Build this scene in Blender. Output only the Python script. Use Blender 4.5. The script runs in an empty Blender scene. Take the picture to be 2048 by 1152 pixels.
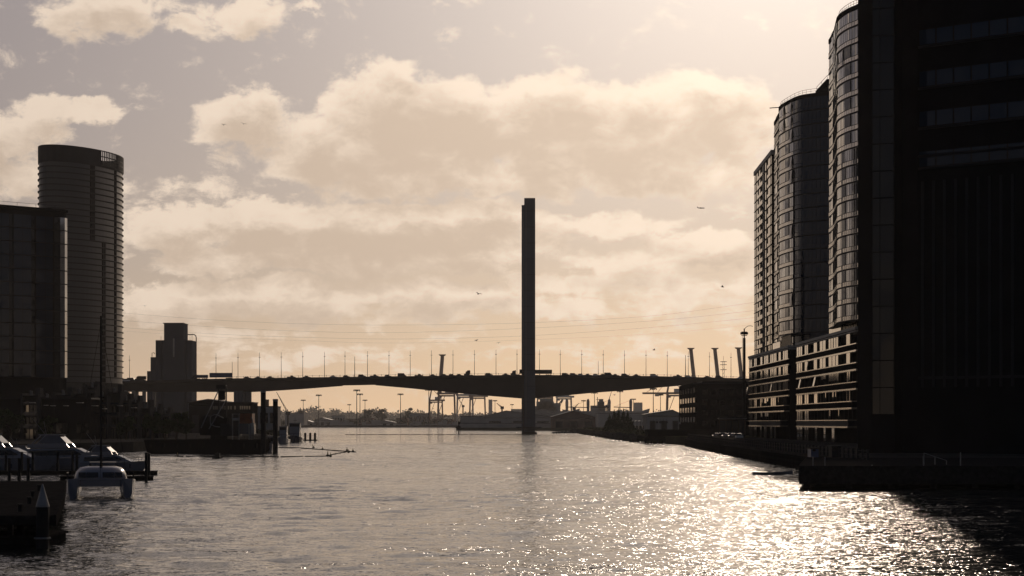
import bpy, math, random
from mathutils import Vector, Matrix, noise
random.seed(7)
R = math.radians
S = bpy.context.scene
COL = S.collection

# ------------------------------------------------------------------ camera
F = 4046.0            # focal length in pixels of a 2048 wide picture
EYE = 6.8             # eye height above the water
HOR = 845.0           # horizon row
cam = bpy.data.cameras.new('camera')
cam.sensor_width = 36.0
cam.lens = 36.0 * F / 2048.0
cam.shift_y = (HOR - 576.0) / 2048.0
cam.clip_start = 1.0
cam.clip_end = 60000.0
camo = bpy.data.objects.new('camera', cam)
camo.location = (0, 0, EYE)
camo.rotation_euler = (R(90), 0, 0)
COL.objects.link(camo)
S.camera = camo

# ------------------------------------------------------------------ light
SUN_AZ, SUN_EL = 7.8, 16.5        # degrees right of +Y, above the horizon
sd = bpy.data.lights.new('sun', 'SUN')
sd.energy = 2.0
sd.angle = R(0.53)
sd.color = (1.0, 0.80, 0.62)
so = bpy.data.objects.new('sun', sd)
sdir = Vector((math.sin(R(SUN_AZ)) * math.cos(R(SUN_EL)), math.cos(R(SUN_AZ)) * math.cos(R(SUN_EL)), math.sin(R(SUN_EL))))
so.rotation_euler = sdir.to_track_quat('Z', 'Y').to_euler()
so.location = (0, 0, 300)
COL.objects.link(so)

S.view_settings.view_transform = 'Standard'
S.view_settings.look = 'None'
S.view_settings.exposure = -0.32
S.view_settings.gamma = 1.0
S.view_settings.use_curve_mapping = False
S.cycles.use_denoising = True
S.cycles.max_bounces = 5
S.cycles.diffuse_bounces = 2
S.cycles.glossy_bounces = 3
S.cycles.transmission_bounces = 2
S.cycles.volume_bounces = 0
S.cycles.sample_clamp_indirect = 4.0
S.cycles.sample_clamp_direct = 55.0
S.cycles.caustics_reflective = False
S.cycles.caustics_refractive = False


class NT:
    """small helper that wires math nodes"""
    def __init__(s, tree):
        s.t = tree
        s.n = tree.nodes
        s.l = tree.links

    def set(s, sock, v):
        if isinstance(v, bpy.types.NodeSocket):
            s.l.new(v, sock)
        elif v is not None:
            sock.default_value = v

    def m(s, op, a, b=None, c=None, clamp=False):
        n = s.n.new('ShaderNodeMath'); n.operation = op; n.use_clamp = clamp
        s.set(n.inputs[0], a)
        if b is not None: s.set(n.inputs[1], b)
        if c is not None: s.set(n.inputs[2], c)
        return n.outputs[0]

    def sm(s, v, lo, hi, a=0.0, b=1.0):
        n = s.n.new('ShaderNodeMapRange'); n.interpolation_type = 'SMOOTHSTEP'
        s.set(n.inputs[0], v)
        for i, q in enumerate((lo, hi, a, b)): n.inputs[i + 1].default_value = q
        return n.outputs[0]

    def lin(s, v, lo, hi, a=0.0, b=1.0):
        n = s.n.new('ShaderNodeMapRange')
        s.set(n.inputs[0], v)
        for i, q in enumerate((lo, hi, a, b)): n.inputs[i + 1].default_value = q
        return n.outputs[0]

    def mix(s, f, a, b, mode='MIX'):
        n = s.n.new('ShaderNodeMix'); n.data_type = 'RGBA'; n.blend_type = mode
        s.set(n.inputs[0], f)
        for k, v in ((6, a), (7, b)):
            if isinstance(v, tuple) and len(v) == 3: v = (*v, 1.0)
            s.set(n.inputs[k], v)
        return n.outputs[2]

    def vec(s, x, y, z):
        n = s.n.new('ShaderNodeCombineXYZ')
        for i, v in enumerate((x, y, z)): s.set(n.inputs[i], v)
        return n.outputs[0]

    def noise(s, v, scale, detail=4.0, rough=0.5, dist=0.0, out=0):
        n = s.n.new('ShaderNodeTexNoise')
        if v is not None: s.l.new(v, n.inputs['Vector'])
        n.inputs['Scale'].default_value = scale
        n.inputs['Detail'].default_value = detail
        n.inputs['Roughness'].default_value = rough
        n.inputs['Distortion'].default_value = dist
        return n.outputs[out]


# ------------------------------------------------------------------ sky: Nishita daylight with back-lit cumulus
def build_world():
    w = bpy.data.worlds.new('World'); S.world = w; w.use_nodes = True
    w.cycles.sampling_method = 'MANUAL'; w.cycles.sample_map_resolution = 512
    t = w.node_tree; t.nodes.clear(); k = NT(t)
    sky = t.nodes.new('ShaderNodeTexSky')
    sky.sky_type = 'NISHITA'; sky.sun_disc = False
    sky.sun_elevation = R(SUN_EL); sky.sun_rotation = R(SUN_AZ)
    sky.altitude = 0; sky.air_density = 1.0; sky.dust_density = 0.6; sky.ozone_density = 1.0
    tc = t.nodes.new('ShaderNodeTexCoord')
    sp = t.nodes.new('ShaderNodeSeparateXYZ'); t.links.new(tc.outputs['Generated'], sp.inputs[0])
    x, y, z = sp.outputs
    az = k.m('MULTIPLY', k.m('ARCTAN2', x, y), 57.2958)
    el = k.m('MULTIPLY', k.m('ARCSINE', k.m('MINIMUM', k.m('MAXIMUM', z, -1.0), 1.0)), 57.2958)
    # angle to the sun
    ds = t.nodes.new('ShaderNodeVectorMath'); ds.operation = 'DOT_PRODUCT'
    t.links.new(tc.outputs['Generated'], ds.inputs[0]); ds.inputs[1].default_value = sdir
    ang = k.m('MULTIPLY', k.m('ARCCOSINE', k.m('MINIMUM', ds.outputs['Value'], 1.0)), 57.2958)
    glow = k.m('EXPONENT', k.m('MULTIPLY', ang, -1.0 / 10.0))
    # --- cloud field: soft ellipses (degrees of azimuth / elevation), broken up by fractal noise
    v3 = k.vec(az, k.m('MULTIPLY', el, 1.5), 0.0)
    warp = k.noise(v3, 0.5, 6.0, 0.62, 0, 1)
    ws = t.nodes.new('ShaderNodeSeparateColor'); t.links.new(warp, ws.inputs[0])
    azw = k.m('ADD', az, k.m('MULTIPLY', k.m('SUBTRACT', ws.outputs[0], 0.5), 2.0))
    elw = k.m('ADD', el, k.m('MULTIPLY', k.m('SUBTRACT', ws.outputs[1], 0.5), 1.5))
    n1 = k.noise(v3, 0.75, 9.0, 0.66, 0.25)
    n2 = k.noise(v3, 0.25, 4.0, 0.55)
    v4 = k.vec(k.m('SUBTRACT', az, 0.25), k.m('MULTIPLY', k.m('ADD', el, 0.55), 1.5), 0.0)
    n1b = k.noise(v4, 0.75, 6.0, 0.66, 0.25)
    BL = [(790, 255, 150, 108, 1), (650, 310, 110, 75, .9), (490, 245, 110, 58, .8), (560, 300, 130, 50, .5), (930, 250, 130, 80, 1),
          (1115, 225, 130, 66, .95), (1060, 290, 120, 50, .9), (1400, 240, 150, 85, .9), (1250, 215, 120, 50, .85), (1250, 300, 190, 70, .9),
          (900, 355, 260, 38, .8), (1160, 345, 280, 45, .8), (720, 345, 200, 45, .85), (1430, 350, 150, 50, .6),
          (350, 455, 110, 42, .9), (500, 440, 130, 32, 1), (700, 455, 240, 48, 1), (640, 500, 300, 42, .95), (900, 440, 200, 38, 1), (900, 500, 200, 35, .9),
          (1150, 450, 170, 26, .8), (1400, 490, 110, 34, .95), (1250, 520, 150, 22, .6), (430, 520, 150, 25, .7),
          (320, 600, 90, 38, .9), (560, 590, 200, 32, .9), (850, 580, 230, 30, .8), (1000, 610, 300, 25, .6), (1300, 610, 220, 22, .5), (420, 620, 200, 20, .5),
          (190, 25, 110, 50, .85), (390, 55, 60, 22, .5), (500, 30, 90, 32, .6), (620, 12, 50, 16, .5), (300, 5, 120, 22, .4),
          (150, 225, 130, 24, .75), (40, 255, 90, 34, .7), (30, 360, 80, 45, .7), (-60, 300, 120, 60, .9), (-300, 420, 240, 60, 1), (-500, 250, 260, 90, .9),
          (1900, 330, 260, 90, .9), (2300, 420, 300, 80, 1), (2200, 180, 200, 60, .8), (1700, 560, 300, 40, .8),
          (-700, 560, 500, 50, .9), (2700, 560, 500, 60, .9)]
    def field(aw, ew):
        f = None
        for (cx, cy, rx, ry, wt) in BL:
            a = math.degrees(math.atan((cx - 1024) / F)); e = math.degrees(math.atan((HOR - cy) / F * math.cos(R(a))))
            rx, ry = rx / 70.6 * 1.25, ry / 70.6 * 1.3
            dx = k.m('MULTIPLY', k.m('SUBTRACT', aw, a), 1 / rx)
            dy = k.m('MULTIPLY', k.m('SUBTRACT', ew, e), 1 / ry)
            r2 = k.m('MULTIPLY_ADD', dx, dx, k.m('MULTIPLY', dy, dy))
            b = k.m('MULTIPLY_ADD', r2, -wt, wt)
            f = k.m('MAXIMUM', b, 0.0) if f is None else k.m('SMOOTH_MAX', f, b, 0.25)
        return f
    f = field(azw, elw)
    # clouds outside of the picture: same kind of cumulus from plain noise
    far = k.sm(k.m('ABSOLUTE', az), 26.0, 40.0)
    farc = k.m('MULTIPLY', k.m('MULTIPLY', k.sm(n2, 0.45, 0.7), far), k.sm(el, 1.0, 6.0))
    # thin broken sheets low over the horizon
    strat = k.noise(k.vec(k.m('MULTIPLY', az, 0.35), k.m('MULTIPLY', el, 1.6), 3.3), 0.7, 6.0, 0.6, 0.2)
    low_ = k.m('MULTIPLY', k.sm(strat, 0.42, 0.66, 0.0, 0.42), k.m('MULTIPLY', k.sm(el, 0.2, 1.6), k.sm(el, 5.5, 8.5, 1.0, 0.0)))
    f = k.m('MAXIMUM', k.m('MAXIMUM', f, farc), low_)
    d = k.m('ADD', f, k.m('MULTIPLY', k.m('SUBTRACT', n1, 0.5), 1.75))
    f2 = field(k.m('SUBTRACT', azw, 0.25), k.m('ADD', elw, 0.55))
    d2 = k.m('ADD', k.m('MAXIMUM', f2, farc), k.m('MULTIPLY', k.m('SUBTRACT', n1b, 0.5), 1.75))
    alpha = k.sm(d, 0.08, 0.50)
    thick = k.sm(k.m('ADD', k.m('MULTIPLY', d2, 0.75), k.m('MULTIPLY', d, 0.25)), 0.12, 0.92)
    return w, t, k, sky, dict(az=az, el=el, glow=glow, ang=ang, alpha=alpha, thick=thick, n1=n1, n2=n2, v3=v3)

w, t, k, sky, q = build_world()
SKYT = (0.97, 0.92, 0.95)
nish = k.mix(1.0, sky.outputs[0], SKYT, 'MULTIPLY')
gl, el_, az_ = q['glow'], q['el'], q['az']
# thin veil of high cloud, brighter round the sun, warmer towards the horizon
veil = k.mix(gl, (1.25, 1.0, 1.15), (12.5, 11.0, 9.6))
back = k.sm(q['ang'], 38.0, 72.0)      # the sky opposite the sun is dim and blue
veil = k.mix(back, veil, (0.26, 0.38, 0.66))
low = k.m('EXPONENT', k.m('MULTIPLY', k.m('MAXIMUM', el_, 0.0), -1.0 / 4.5))
side = k.lin(gl, 0.0, 0.2, 0.45, 1.0)
veil = k.mix(k.m('MULTIPLY', low, side), veil, (5.5, 3.95, 2.60))
base = k.mix(k.lin(back, 0.0, 1.0, 0.92, 0.95), nish, veil)
edge = k.mix(q['n2'], (8.9, 7.15, 5.55), (10.0, 8.1, 6.35))
core = (6.5, 5.0, 3.75)
cl = k.mix(q['thick'], edge, core)
cl = k.mix(back, cl, (0.45, 0.58, 0.85))
cl = k.mix(1.0, cl, k.mix(gl, (0.70, 0.71, 0.73), (1.6, 1.62, 1.6)), 'MULTIPLY')
outc = k.mix(k.m('MULTIPLY', q['alpha'], 0.9), base, cl)
bg = t.nodes.new('ShaderNodeBackground'); bg.inputs[1].default_value = 0.140
t.links.new(outc, bg.inputs[0])
ow = t.nodes.new('ShaderNodeOutputWorld'); t.links.new(bg.outputs[0], ow.inputs[0])

# ------------------------------------------------------------------ materials
def mat(name, col, rough=0.7, metal=0.0, ior=1.45, var=0.25, scale=0.6, spec=0.5, alpha=None):
    m = bpy.data.materials.new(name); m.use_nodes = True
    t = m.node_tree; k = NT(t)
    p = t.nodes['Principled BSDF']
    p.inputs['Roughness'].default_value = rough
    p.inputs['Metallic'].default_value = metal
    p.inputs['IOR'].default_value = ior
    p.inputs['Specular IOR Level'].default_value = spec
    tc = t.nodes.new('ShaderNodeTexCoord')
    n = k.noise(tc.outputs['Object'], scale, 5.0, 0.6)
    f = k.lin(n, 0.3, 0.7, 1.0 - var, 1.0 + var)
    c = k.mix(1.0, (*col, 1.0), (1, 1, 1, 1), 'MULTIPLY')
    vm = t.nodes.new('ShaderNodeVectorMath'); vm.operation = 'SCALE'
    vm.inputs[0].default_value = col
    t.links.new(f, vm.inputs['Scale'])
    t.links.new(vm.outputs[0], p.inputs['Base Color'])
    if rough > 0.15:
        rr = k.lin(n, 0.3, 0.7, rough * 0.85, min(1.0, rough * 1.12))
        t.links.new(rr, p.inputs['Roughness'])
    return m

def glass(name, col, ior=1.9, wob=0.012, rough=0.04, scale=0.35, metal=0.0):
    """coated facade glass: dark behind, mirrors the sky, panes never perfectly flat"""
    m = bpy.data.materials.new(name); m.use_nodes = True
    t = m.node_tree; k = NT(t)
    p = t.nodes['Principled BSDF']
    p.inputs['Base Color'].default_value = (*col, 1)
    p.inputs['Roughness'].default_value = rough
    p.inputs['IOR'].default_value = ior
    p.inputs['Metallic'].default_value = metal
    g = t.nodes.new('ShaderNodeNewGeometry')
    tc = t.nodes.new('ShaderNodeTexCoord')
    c = k.noise(tc.outputs['Object'], scale, 2.0, 0.5, 0, 1)
    s = t.nodes.new('ShaderNodeVectorMath'); s.operation = 'SUBTRACT'
    t.links.new(c, s.inputs[0]); s.inputs[1].default_value = (.5, .5, .5)
    s2 = t.nodes.new('ShaderNodeVectorMath'); s2.operation = 'SCALE'
    t.links.new(s.outputs[0], s2.inputs[0]); s2.inputs['Scale'].default_value = wob * 4
    a = t.nodes.new('ShaderNodeVectorMath'); a.operation = 'ADD'
    t.links.new(g.outputs['Normal'], a.inputs[0]); t.links.new(s2.outputs[0], a.inputs[1])
    nn = t.nodes.new('ShaderNodeVectorMath'); nn.operation = 'NORMALIZE'
    t.links.new(a.outputs[0], nn.inputs[0]); t.links.new(nn.outputs[0], p.inputs['Normal'])
    return m

M = dict(
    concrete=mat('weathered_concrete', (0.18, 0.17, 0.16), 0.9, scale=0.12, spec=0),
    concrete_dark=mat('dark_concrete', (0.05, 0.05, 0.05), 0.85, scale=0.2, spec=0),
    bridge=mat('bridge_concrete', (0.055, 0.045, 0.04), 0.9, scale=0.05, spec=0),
    pylon=mat('pylon_concrete', (0.085, 0.10, 0.115), 0.9, scale=0.05, var=0.12, spec=0),
    black=mat('charcoal_cladding', (0.010, 0.010, 0.012), 0.85, scale=0.2, spec=0),
    cladding=mat('dark_grey_cladding', (0.022, 0.023, 0.027), 0.7, scale=0.15, spec=0.1),
    beige=mat('beige_enamel_panel', (0.60, 0.53, 0.42), 0.22, 0.7, scale=0.3, var=0.12, ior=1.6),
    render=mat('pale_render', (0.38, 0.35, 0.30), 0.7, scale=0.3),
    steel=mat('galvanised_steel', (0.20, 0.20, 0.20), 0.45, 0.6, scale=1.0),
    darksteel=mat('dark_painted_steel', (0.02, 0.02, 0.021), 0.7, 0.0, scale=1.0, spec=0.1),
    timber=mat('weathered_timber', (0.022, 0.021, 0.021), 0.95, scale=2.0, var=0.4, spec=0),
    white=mat('shaded_white_gelcoat', (0.17, 0.18, 0.21), 0.2, scale=0.8, var=0.05, ior=1.5),  # white boats, with their shade put into the base colour
    hullblue=mat('navy_gelcoat', (0.02, 0.03, 0.06), 0.25, scale=0.8, var=0.1),
    paint_grey=mat('grey_car_paint', (0.10, 0.10, 0.11), 0.3, 0.3, scale=1.0, var=0.08),
    paint_dark=mat('dark_car_paint', (0.02, 0.022, 0.028), 0.28, 0.2, scale=1.0, var=0.08),
    paint_white=mat('white_car_paint', (0.65, 0.65, 0.63), 0.3, scale=1.0, var=0.05),
    bluebox=mat('blue_trailer_paint', (0.03, 0.06, 0.14), 0.45, scale=0.7, var=0.15),
    orange=mat('rusty_orange_container', (0.24, 0.075, 0.025), 0.6, scale=1.2, var=0.3),
    rubber=mat('black_rubber', (0.015, 0.015, 0.015), 0.8, scale=3.0, spec=0),
    asphalt=mat('asphalt', (0.05, 0.05, 0.05), 0.95, scale=0.4, spec=0),
    paving=mat('quay_paving', (0.05, 0.047, 0.043), 0.95, scale=0.4, spec=0),
    ground=mat('dry_grass_ground', (0.06, 0.055, 0.035), 0.98, scale=0.02, var=0.4, spec=0),
    rock=mat('basalt_rock', (0.045, 0.042, 0.038), 0.95, scale=1.2, var=0.4, spec=0),
    leaf=mat('dark_foliage', (0.045, 0.06, 0.025), 0.75, scale=0.5, var=0.45, spec=0),
    leaf2=mat('olive_foliage', (0.11, 0.11, 0.06), 0.8, scale=0.3, var=0.4, spec=0),
    bark=mat('bark', (0.09, 0.07, 0.05), 0.9, scale=2.0, spec=0),
    crane=mat('crane_red_oxide', (0.42, 0.26, 0.19), 0.7, scale=0.1, var=0.2),
    crane_grey=mat('crane_grey_paint', (0.60, 0.56, 0.52), 0.7, scale=0.1, var=0.2),
    metalroof=mat('zinc_roof', (0.34, 0.33, 0.31), 0.35, 0.5, scale=0.3, var=0.15),
    shed=mat('grey_shed_sheeting', (0.40, 0.37, 0.33), 0.7, scale=0.1, var=0.2, spec=0),
    brown=mat('brown_brick', (0.22, 0.15, 0.11), 0.85, scale=0.2, spec=0),
    canvas=mat('dark_canvas', (0.03, 0.035, 0.05), 0.8, scale=1.0, spec=0),
    yellow=mat('faded_yellow_buoy', (0.35, 0.25, 0.05), 0.6, scale=2.0),
    plane=mat('aircraft_white', (0.85, 0.85, 0.85), 0.35, scale=0.2),
    feather=mat('gull_feathers', (0.12, 0.12, 0.12), 0.8, scale=4.0),
    glass=glass('reflective_facade_glass', (0.50, 0.49, 0.47), 1.8, 0.006, 0.07, 0.35, 0.75),
    glass_warm=glass('bronze_facade_glass', (0.52, 0.46, 0.36), 1.8, 0.006, 0.08, 0.35, 0.65),
    glass_blue=glass('blue_facade_glass', (0.008, 0.018, 0.035), 1.5),
    glass_dark=glass('unlit_window_glass', (0.006, 0.007, 0.008), 1.45),
    spandrel=mat('ribbed_metal_spandrel', (0.70, 0.65, 0.58), 0.22, 0.9, scale=0.6, var=0.1),
)

# ------------------------------------------------------------------ mesh building
ORG = {}          # world origin of every thing built in place

class MB:
    def __init__(s): s.v = []; s.f = []
    def face(s, pts):
        b = len(s.v); s.v += [tuple(p) for p in pts]; s.f.append(tuple(range(b, b + len(pts)))); return s
    def box(s, x0, x1, y0, y1, z0, z1):
        b = len(s.v)
        s.v += [(x0, y0, z0), (x1, y0, z0), (x1, y1, z0), (x0, y1, z0), (x0, y0, z1), (x1, y0, z1), (x1, y1, z1), (x0, y1, z1)]
        s.f += [(b, b+3, b+2, b+1), (b+4, b+5, b+6, b+7), (b, b+1, b+5, b+4), (b+1, b+2, b+6, b+5), (b+2, b+3, b+7, b+6), (b+3, b, b+4, b+7)]
        return s
    def beam(s, p, q, w, h=None, up=(0, 0, 1)):
        """square bar from p to q"""
        h = h or w
        p, q = Vector(p), Vector(q); d = (q - p)
        if d.length < 1e-6: return s
        d.normalize(); u = Vector(up)
        if abs(d.dot(u)) > 0.98: u = Vector((0, 1, 0))
        r = d.cross(u).normalized(); u = r.cross(d).normalized()
        b = len(s.v)
        for e in (p, q):
            for (i, j) in ((-1, -1), (1, -1), (1, 1), (-1, 1)):
                s.v.append(tuple(e + r * (i * w / 2) + u * (j * h / 2)))
        s.f += [(b, b+1, b+2, b+3), (b+7, b+6, b+5, b+4)] + [(b+i, b+4+i, b+4+(i+1) % 4, b+(i+1) % 4) for i in range(4)]
        return s
    def tube(s, pts, rad, n=8, cap=True):
        """tapered tube through pts; rad a number or one per point"""
        pts = [Vector(p) for p in pts]
        if not isinstance(rad, (list, tuple)): rad = [rad] * len(pts)
        b = len(s.v)
        for i, p in enumerate(pts):
            d = (pts[min(i + 1, len(pts) - 1)] - pts[max(i - 1, 0)])
            if d.length < 1e-9: d = Vector((0, 0, 1))
            d.normalize()
            u = Vector((0, 0, 1)) if abs(d.z) < 0.9 else Vector((1, 0, 0))
            r = d.cross(u).normalized(); u = r.cross(d)
            for j in range(n):
                a = 2 * math.pi * j / n
                s.v.append(tuple(p + (r * math.cos(a) + u * math.sin(a)) * rad[i]))
        for i in range(len(pts) - 1):
            for j in range(n):
                s.f.append((b + i*n + j, b + i*n + (j+1) % n, b + (i+1)*n + (j+1) % n, b + (i+1)*n + j))
        if cap:
            s.f.append(tuple(b + j for j in range(n))[::-1]); s.f.append(tuple(b + (len(pts)-1)*n + j for j in range(n)))
        return s
    def prism(s, poly, z0, z1, top=None):
        """vertical prism over a plan polygon; top: optional second polygon"""
        n = len(poly); top = top or poly; b = len(s.v)
        s.v += [(p[0], p[1], z0) for p in poly] + [(p[0], p[1], z1) for p in top]
        s.f += [tuple(b + i for i in range(n))[::-1], tuple(b + n + i for i in range(n))]
        s.f += [(b+i, b+(i+1) % n, b+n+(i+1) % n, b+n+i) for i in range(n)]
        return s
    def wall(s, line, z0, z1, t=0.2):
        """strip standing on an open plan polyline, thickness t to its left"""
        n = len(line); nr = []
        for i in range(n):
            a = Vector(line[max(i-1, 0)][:2]); c = Vector(line[min(i+1, n-1)][:2]); d = (c - a).normalized()
            nr.append(Vector((-d.y, d.x)))
        back = [(line[i][0] + nr[i].x * t, line[i][1] + nr[i].y * t) for i in range(n)]
        b = len(s.v)
        for p, q in zip(line, back):
            s.v += [(p[0], p[1], z0), (p[0], p[1], z1), (q[0], q[1], z1), (q[0], q[1], z0)]
        for i in range(n - 1):
            for j in range(4):
                s.f.append((b + i*4 + j, b + i*4 + (j+1) % 4, b + (i+1)*4 + (j+1) % 4, b + (i+1)*4 + j))
        s.f += [(b, b+1, b+2, b+3), (b + (n-1)*4 + 3, b + (n-1)*4 + 2, b + (n-1)*4 + 1, b + (n-1)*4)]
        return s
    def profile(s, prof, axis, a0, a1):
        """extrude a profile of (u, z) along x ('x': profile in y) or y ('y': profile in x)"""
        n = len(prof); b = len(s.v)
        for a in (a0, a1):
            for (u, z) in prof:
                s.v.append((a, u, z) if axis == 'x' else (u, a, z))
        s.f += [tuple(b+i for i in range(n)), tuple(b+n+i for i in range(n))[::-1]]
        s.f += [(b+(i+1) % n, b+i, b+n+i, b+n+(i+1) % n) for i in range(n)]
        return s
    def loft(s, rings, cap=True, closed=True):
        n = len(rings[0]); b = len(s.v)
        for r in rings: s.v += [tuple(p) for p in r]
        m = n if closed else n - 1
        for i in range(len(rings) - 1):
            for j in range(m):
                s.f.append((b+i*n+j, b+i*n+(j+1) % n, b+(i+1)*n+(j+1) % n, b+(i+1)*n+j))
        if cap:
            s.f.append(tuple(b+j for j in range(n))[::-1]); s.f.append(tuple(b+(len(rings)-1)*n+j for j in range(n)))
        return s
    def ball(s, c, r, n=10, m=6, sq=(1, 1, 1)):
        rings = []
        for i in range(m + 1):
            a = math.pi * i / m - math.pi / 2; rr = max(math.cos(a), 0.02) * r
            rings.append([(c[0] + rr*math.cos(2*math.pi*j/n)*sq[0], c[1] + rr*math.sin(2*math.pi*j/n)*sq[1], c[2] + math.sin(a)*r*sq[2]) for j in range(n)])
        return s.loft(rings)
    def build(s, name, m, parent=None, smooth=False, org=None):
        me = bpy.data.meshes.new(name)
        o0 = Vector(ORG.get(parent, (0, 0, 0))) if parent is not None else Vector(org or (0, 0, 0))
        me.from_pydata([(v[0]-o0.x, v[1]-o0.y, v[2]-o0.z) for v in s.v], [], s.f)
        import bmesh
        bm = bmesh.new(); bm.from_mesh(me); bmesh.ops.recalc_face_normals(bm, faces=bm.faces[:]); bm.to_mesh(me); bm.free()
        if smooth: me.polygons.foreach_set('use_smooth', [True] * len(me.polygons))
        me.materials.append(M[m] if isinstance(m, str) else m)
        o = bpy.data.objects.new(name, me); COL.objects.link(o)
        if parent is not None:
            o.parent = parent; ORG[o] = tuple(o0)
        else:
            o.location = o0; ORG[o] = tuple(o0)
        return o

def tag(o, label, cat, group=None):
    o['label'] = label; o['category'] = cat
    if group: o['group'] = group
    return o

def thing(name, label, cat, loc=(0, 0, 0), group=None, rotz=0.0):
    o = bpy.data.objects.new(name, None); COL.objects.link(o)
    o.empty_display_size = 0.5
    o.location = loc; o.rotation_euler = (0, 0, rotz); ORG[o] = tuple(loc)
    return tag(o, label, cat, group)

def local(name, label, cat, group=None):
    """a prototype thing whose parts are modelled round (0,0,0)"""
    return thing(name, label, cat, (0, 0, 0), group)

def dup(root, loc, rotz=0.0, label=None, scale=1.0):
    r = root.copy(); COL.objects.link(r); r.location = loc; r.rotation_euler = (0, 0, rotz); r.scale = (scale,) * 3
    if label: r['label'] = label
    for ch in list(root.children):
        c = ch.copy(); COL.objects.link(c); c.parent = r
        for g in list(ch.children):
            d = g.copy(); COL.objects.link(d); d.parent = c
    return r

def structure(o):
    o['kind'] = 'structure'; return o
def stuff(o):
    o['kind'] = 'stuff'; return o

# position from a picture column / row at a known distance
def X(px, D): return (px - 1024.0) / F * D
def Z(py, D): return EYE + (HOR - py) / F * D
def GD(py, z=0.0): return (EYE - z) * F / (py - HOR)
def P(px, py, D): return (X(px, D), D, Z(py, D))

def cat_rom(pts, n=6):
    out = []
    for i in range(len(pts) - 1):
        p0 = Vector(pts[max(i-1, 0)]); p1 = Vector(pts[i]); p2 = Vector(pts[i+1]); p3 = Vector(pts[min(i+2, len(pts)-1)])
        for j in range(n):
            t = j / n
            out.append(tuple(0.5*((2*p1) + (-p0+p2)*t + (2*p0-5*p1+4*p2-p3)*t*t + (-p0+3*p1-3*p2+p3)*t*t*t)))
    out.append(tuple(pts[-1])); return out

HAZE = 2.6e-5
# ------------------------------------------------------------------ water
def water_material():
    m = bpy.data.materials.new('river_water'); m.use_nodes = True
    t = m.node_tree; k = NT(t)
    p = t.nodes['Principled BSDF']
    p.inputs['Base Color'].default_value = (0.012, 0.016, 0.016, 1)
    p.inputs['Roughness'].default_value = 0.085
    p.inputs['IOR'].default_value = 1.333
    g = t.nodes.new('ShaderNodeNewGeometry')
    sp = t.nodes.new('ShaderNodeSeparateXYZ'); t.links.new(g.outputs['Position'], sp.inputs[0])
    x, y, z = sp.outputs
    tot = None
    # (scale, stretch along x, slope)
    gust = k.sm(k.noise(k.vec(k.m('MULTIPLY', x, 0.5), y, 0.0), 0.02, 3.0, 0.55), 0.35, 0.65, 0.75, 1.15)
    patch = k.sm(k.noise(k.vec(k.m('MULTIPLY', x, 0.45), y, 5.0), 0.33, 4.0, 0.6), 0.50, 0.72, 0.85, 2.3)
    gust = k.m('MULTIPLY', gust, patch)
    for (sc, st, am, dt) in ((7.0, 0.8, 0.30, 2.0), (2.2, 0.7, 0.24, 2.0), (0.3, 0.5, 0.26, 2.0)):
        v = k.vec(k.m('MULTIPLY', x, st), y, sc)
        c = k.noise(v, sc, dt, 0.55, 0.0, 1)
        s = t.nodes.new('ShaderNodeVectorMath'); s.operation = 'SUBTRACT'
        t.links.new(c, s.inputs[0]); s.inputs[1].default_value = (.5, .5, .5)
        s2 = t.nodes.new('ShaderNodeVectorMath'); s2.operation = 'MULTIPLY'
        t.links.new(s.outputs[0], s2.inputs[0]); s2.inputs[1].default_value = (am * 4 * 1.25, am * 4 * 0.75, 0)
        if sc < 1:      # beyond the modelled waves their slope is carried by the shading normal
            s3 = t.nodes.new('ShaderNodeVectorMath'); s3.operation = 'SCALE'; t.links.new(s2.outputs[0], s3.inputs[0]); t.links.new(k.sm(y, 520.0, 760.0), s3.inputs['Scale']); s2 = s3
        if tot is None: tot = s2.outputs[0]
        else:
            a = t.nodes.new('ShaderNodeVectorMath'); a.operation = 'ADD'
            t.links.new(tot, a.inputs[0]); t.links.new(s2.outputs[0], a.inputs[1]); tot = a.outputs[0]
    gs = t.nodes.new('ShaderNodeVectorMath'); gs.operation = 'SCALE'
    t.links.new(tot, gs.inputs[0]); t.links.new(gust, gs.inputs['Scale'])
    a = t.nodes.new('ShaderNodeVectorMath'); a.operation = 'ADD'
    t.links.new(gs.outputs[0], a.inputs[0]); a.inputs[1].default_value = (0, 0, 1)
    nn = t.nodes.new('ShaderNodeVectorMath'); nn.operation = 'NORMALIZE'
    t.links.new(a.outputs[0], nn.inputs[0]); t.links.new(nn.outputs[0], p.inputs['Normal'])
    return m
M['water'] = water_material()
import numpy as np
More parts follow.
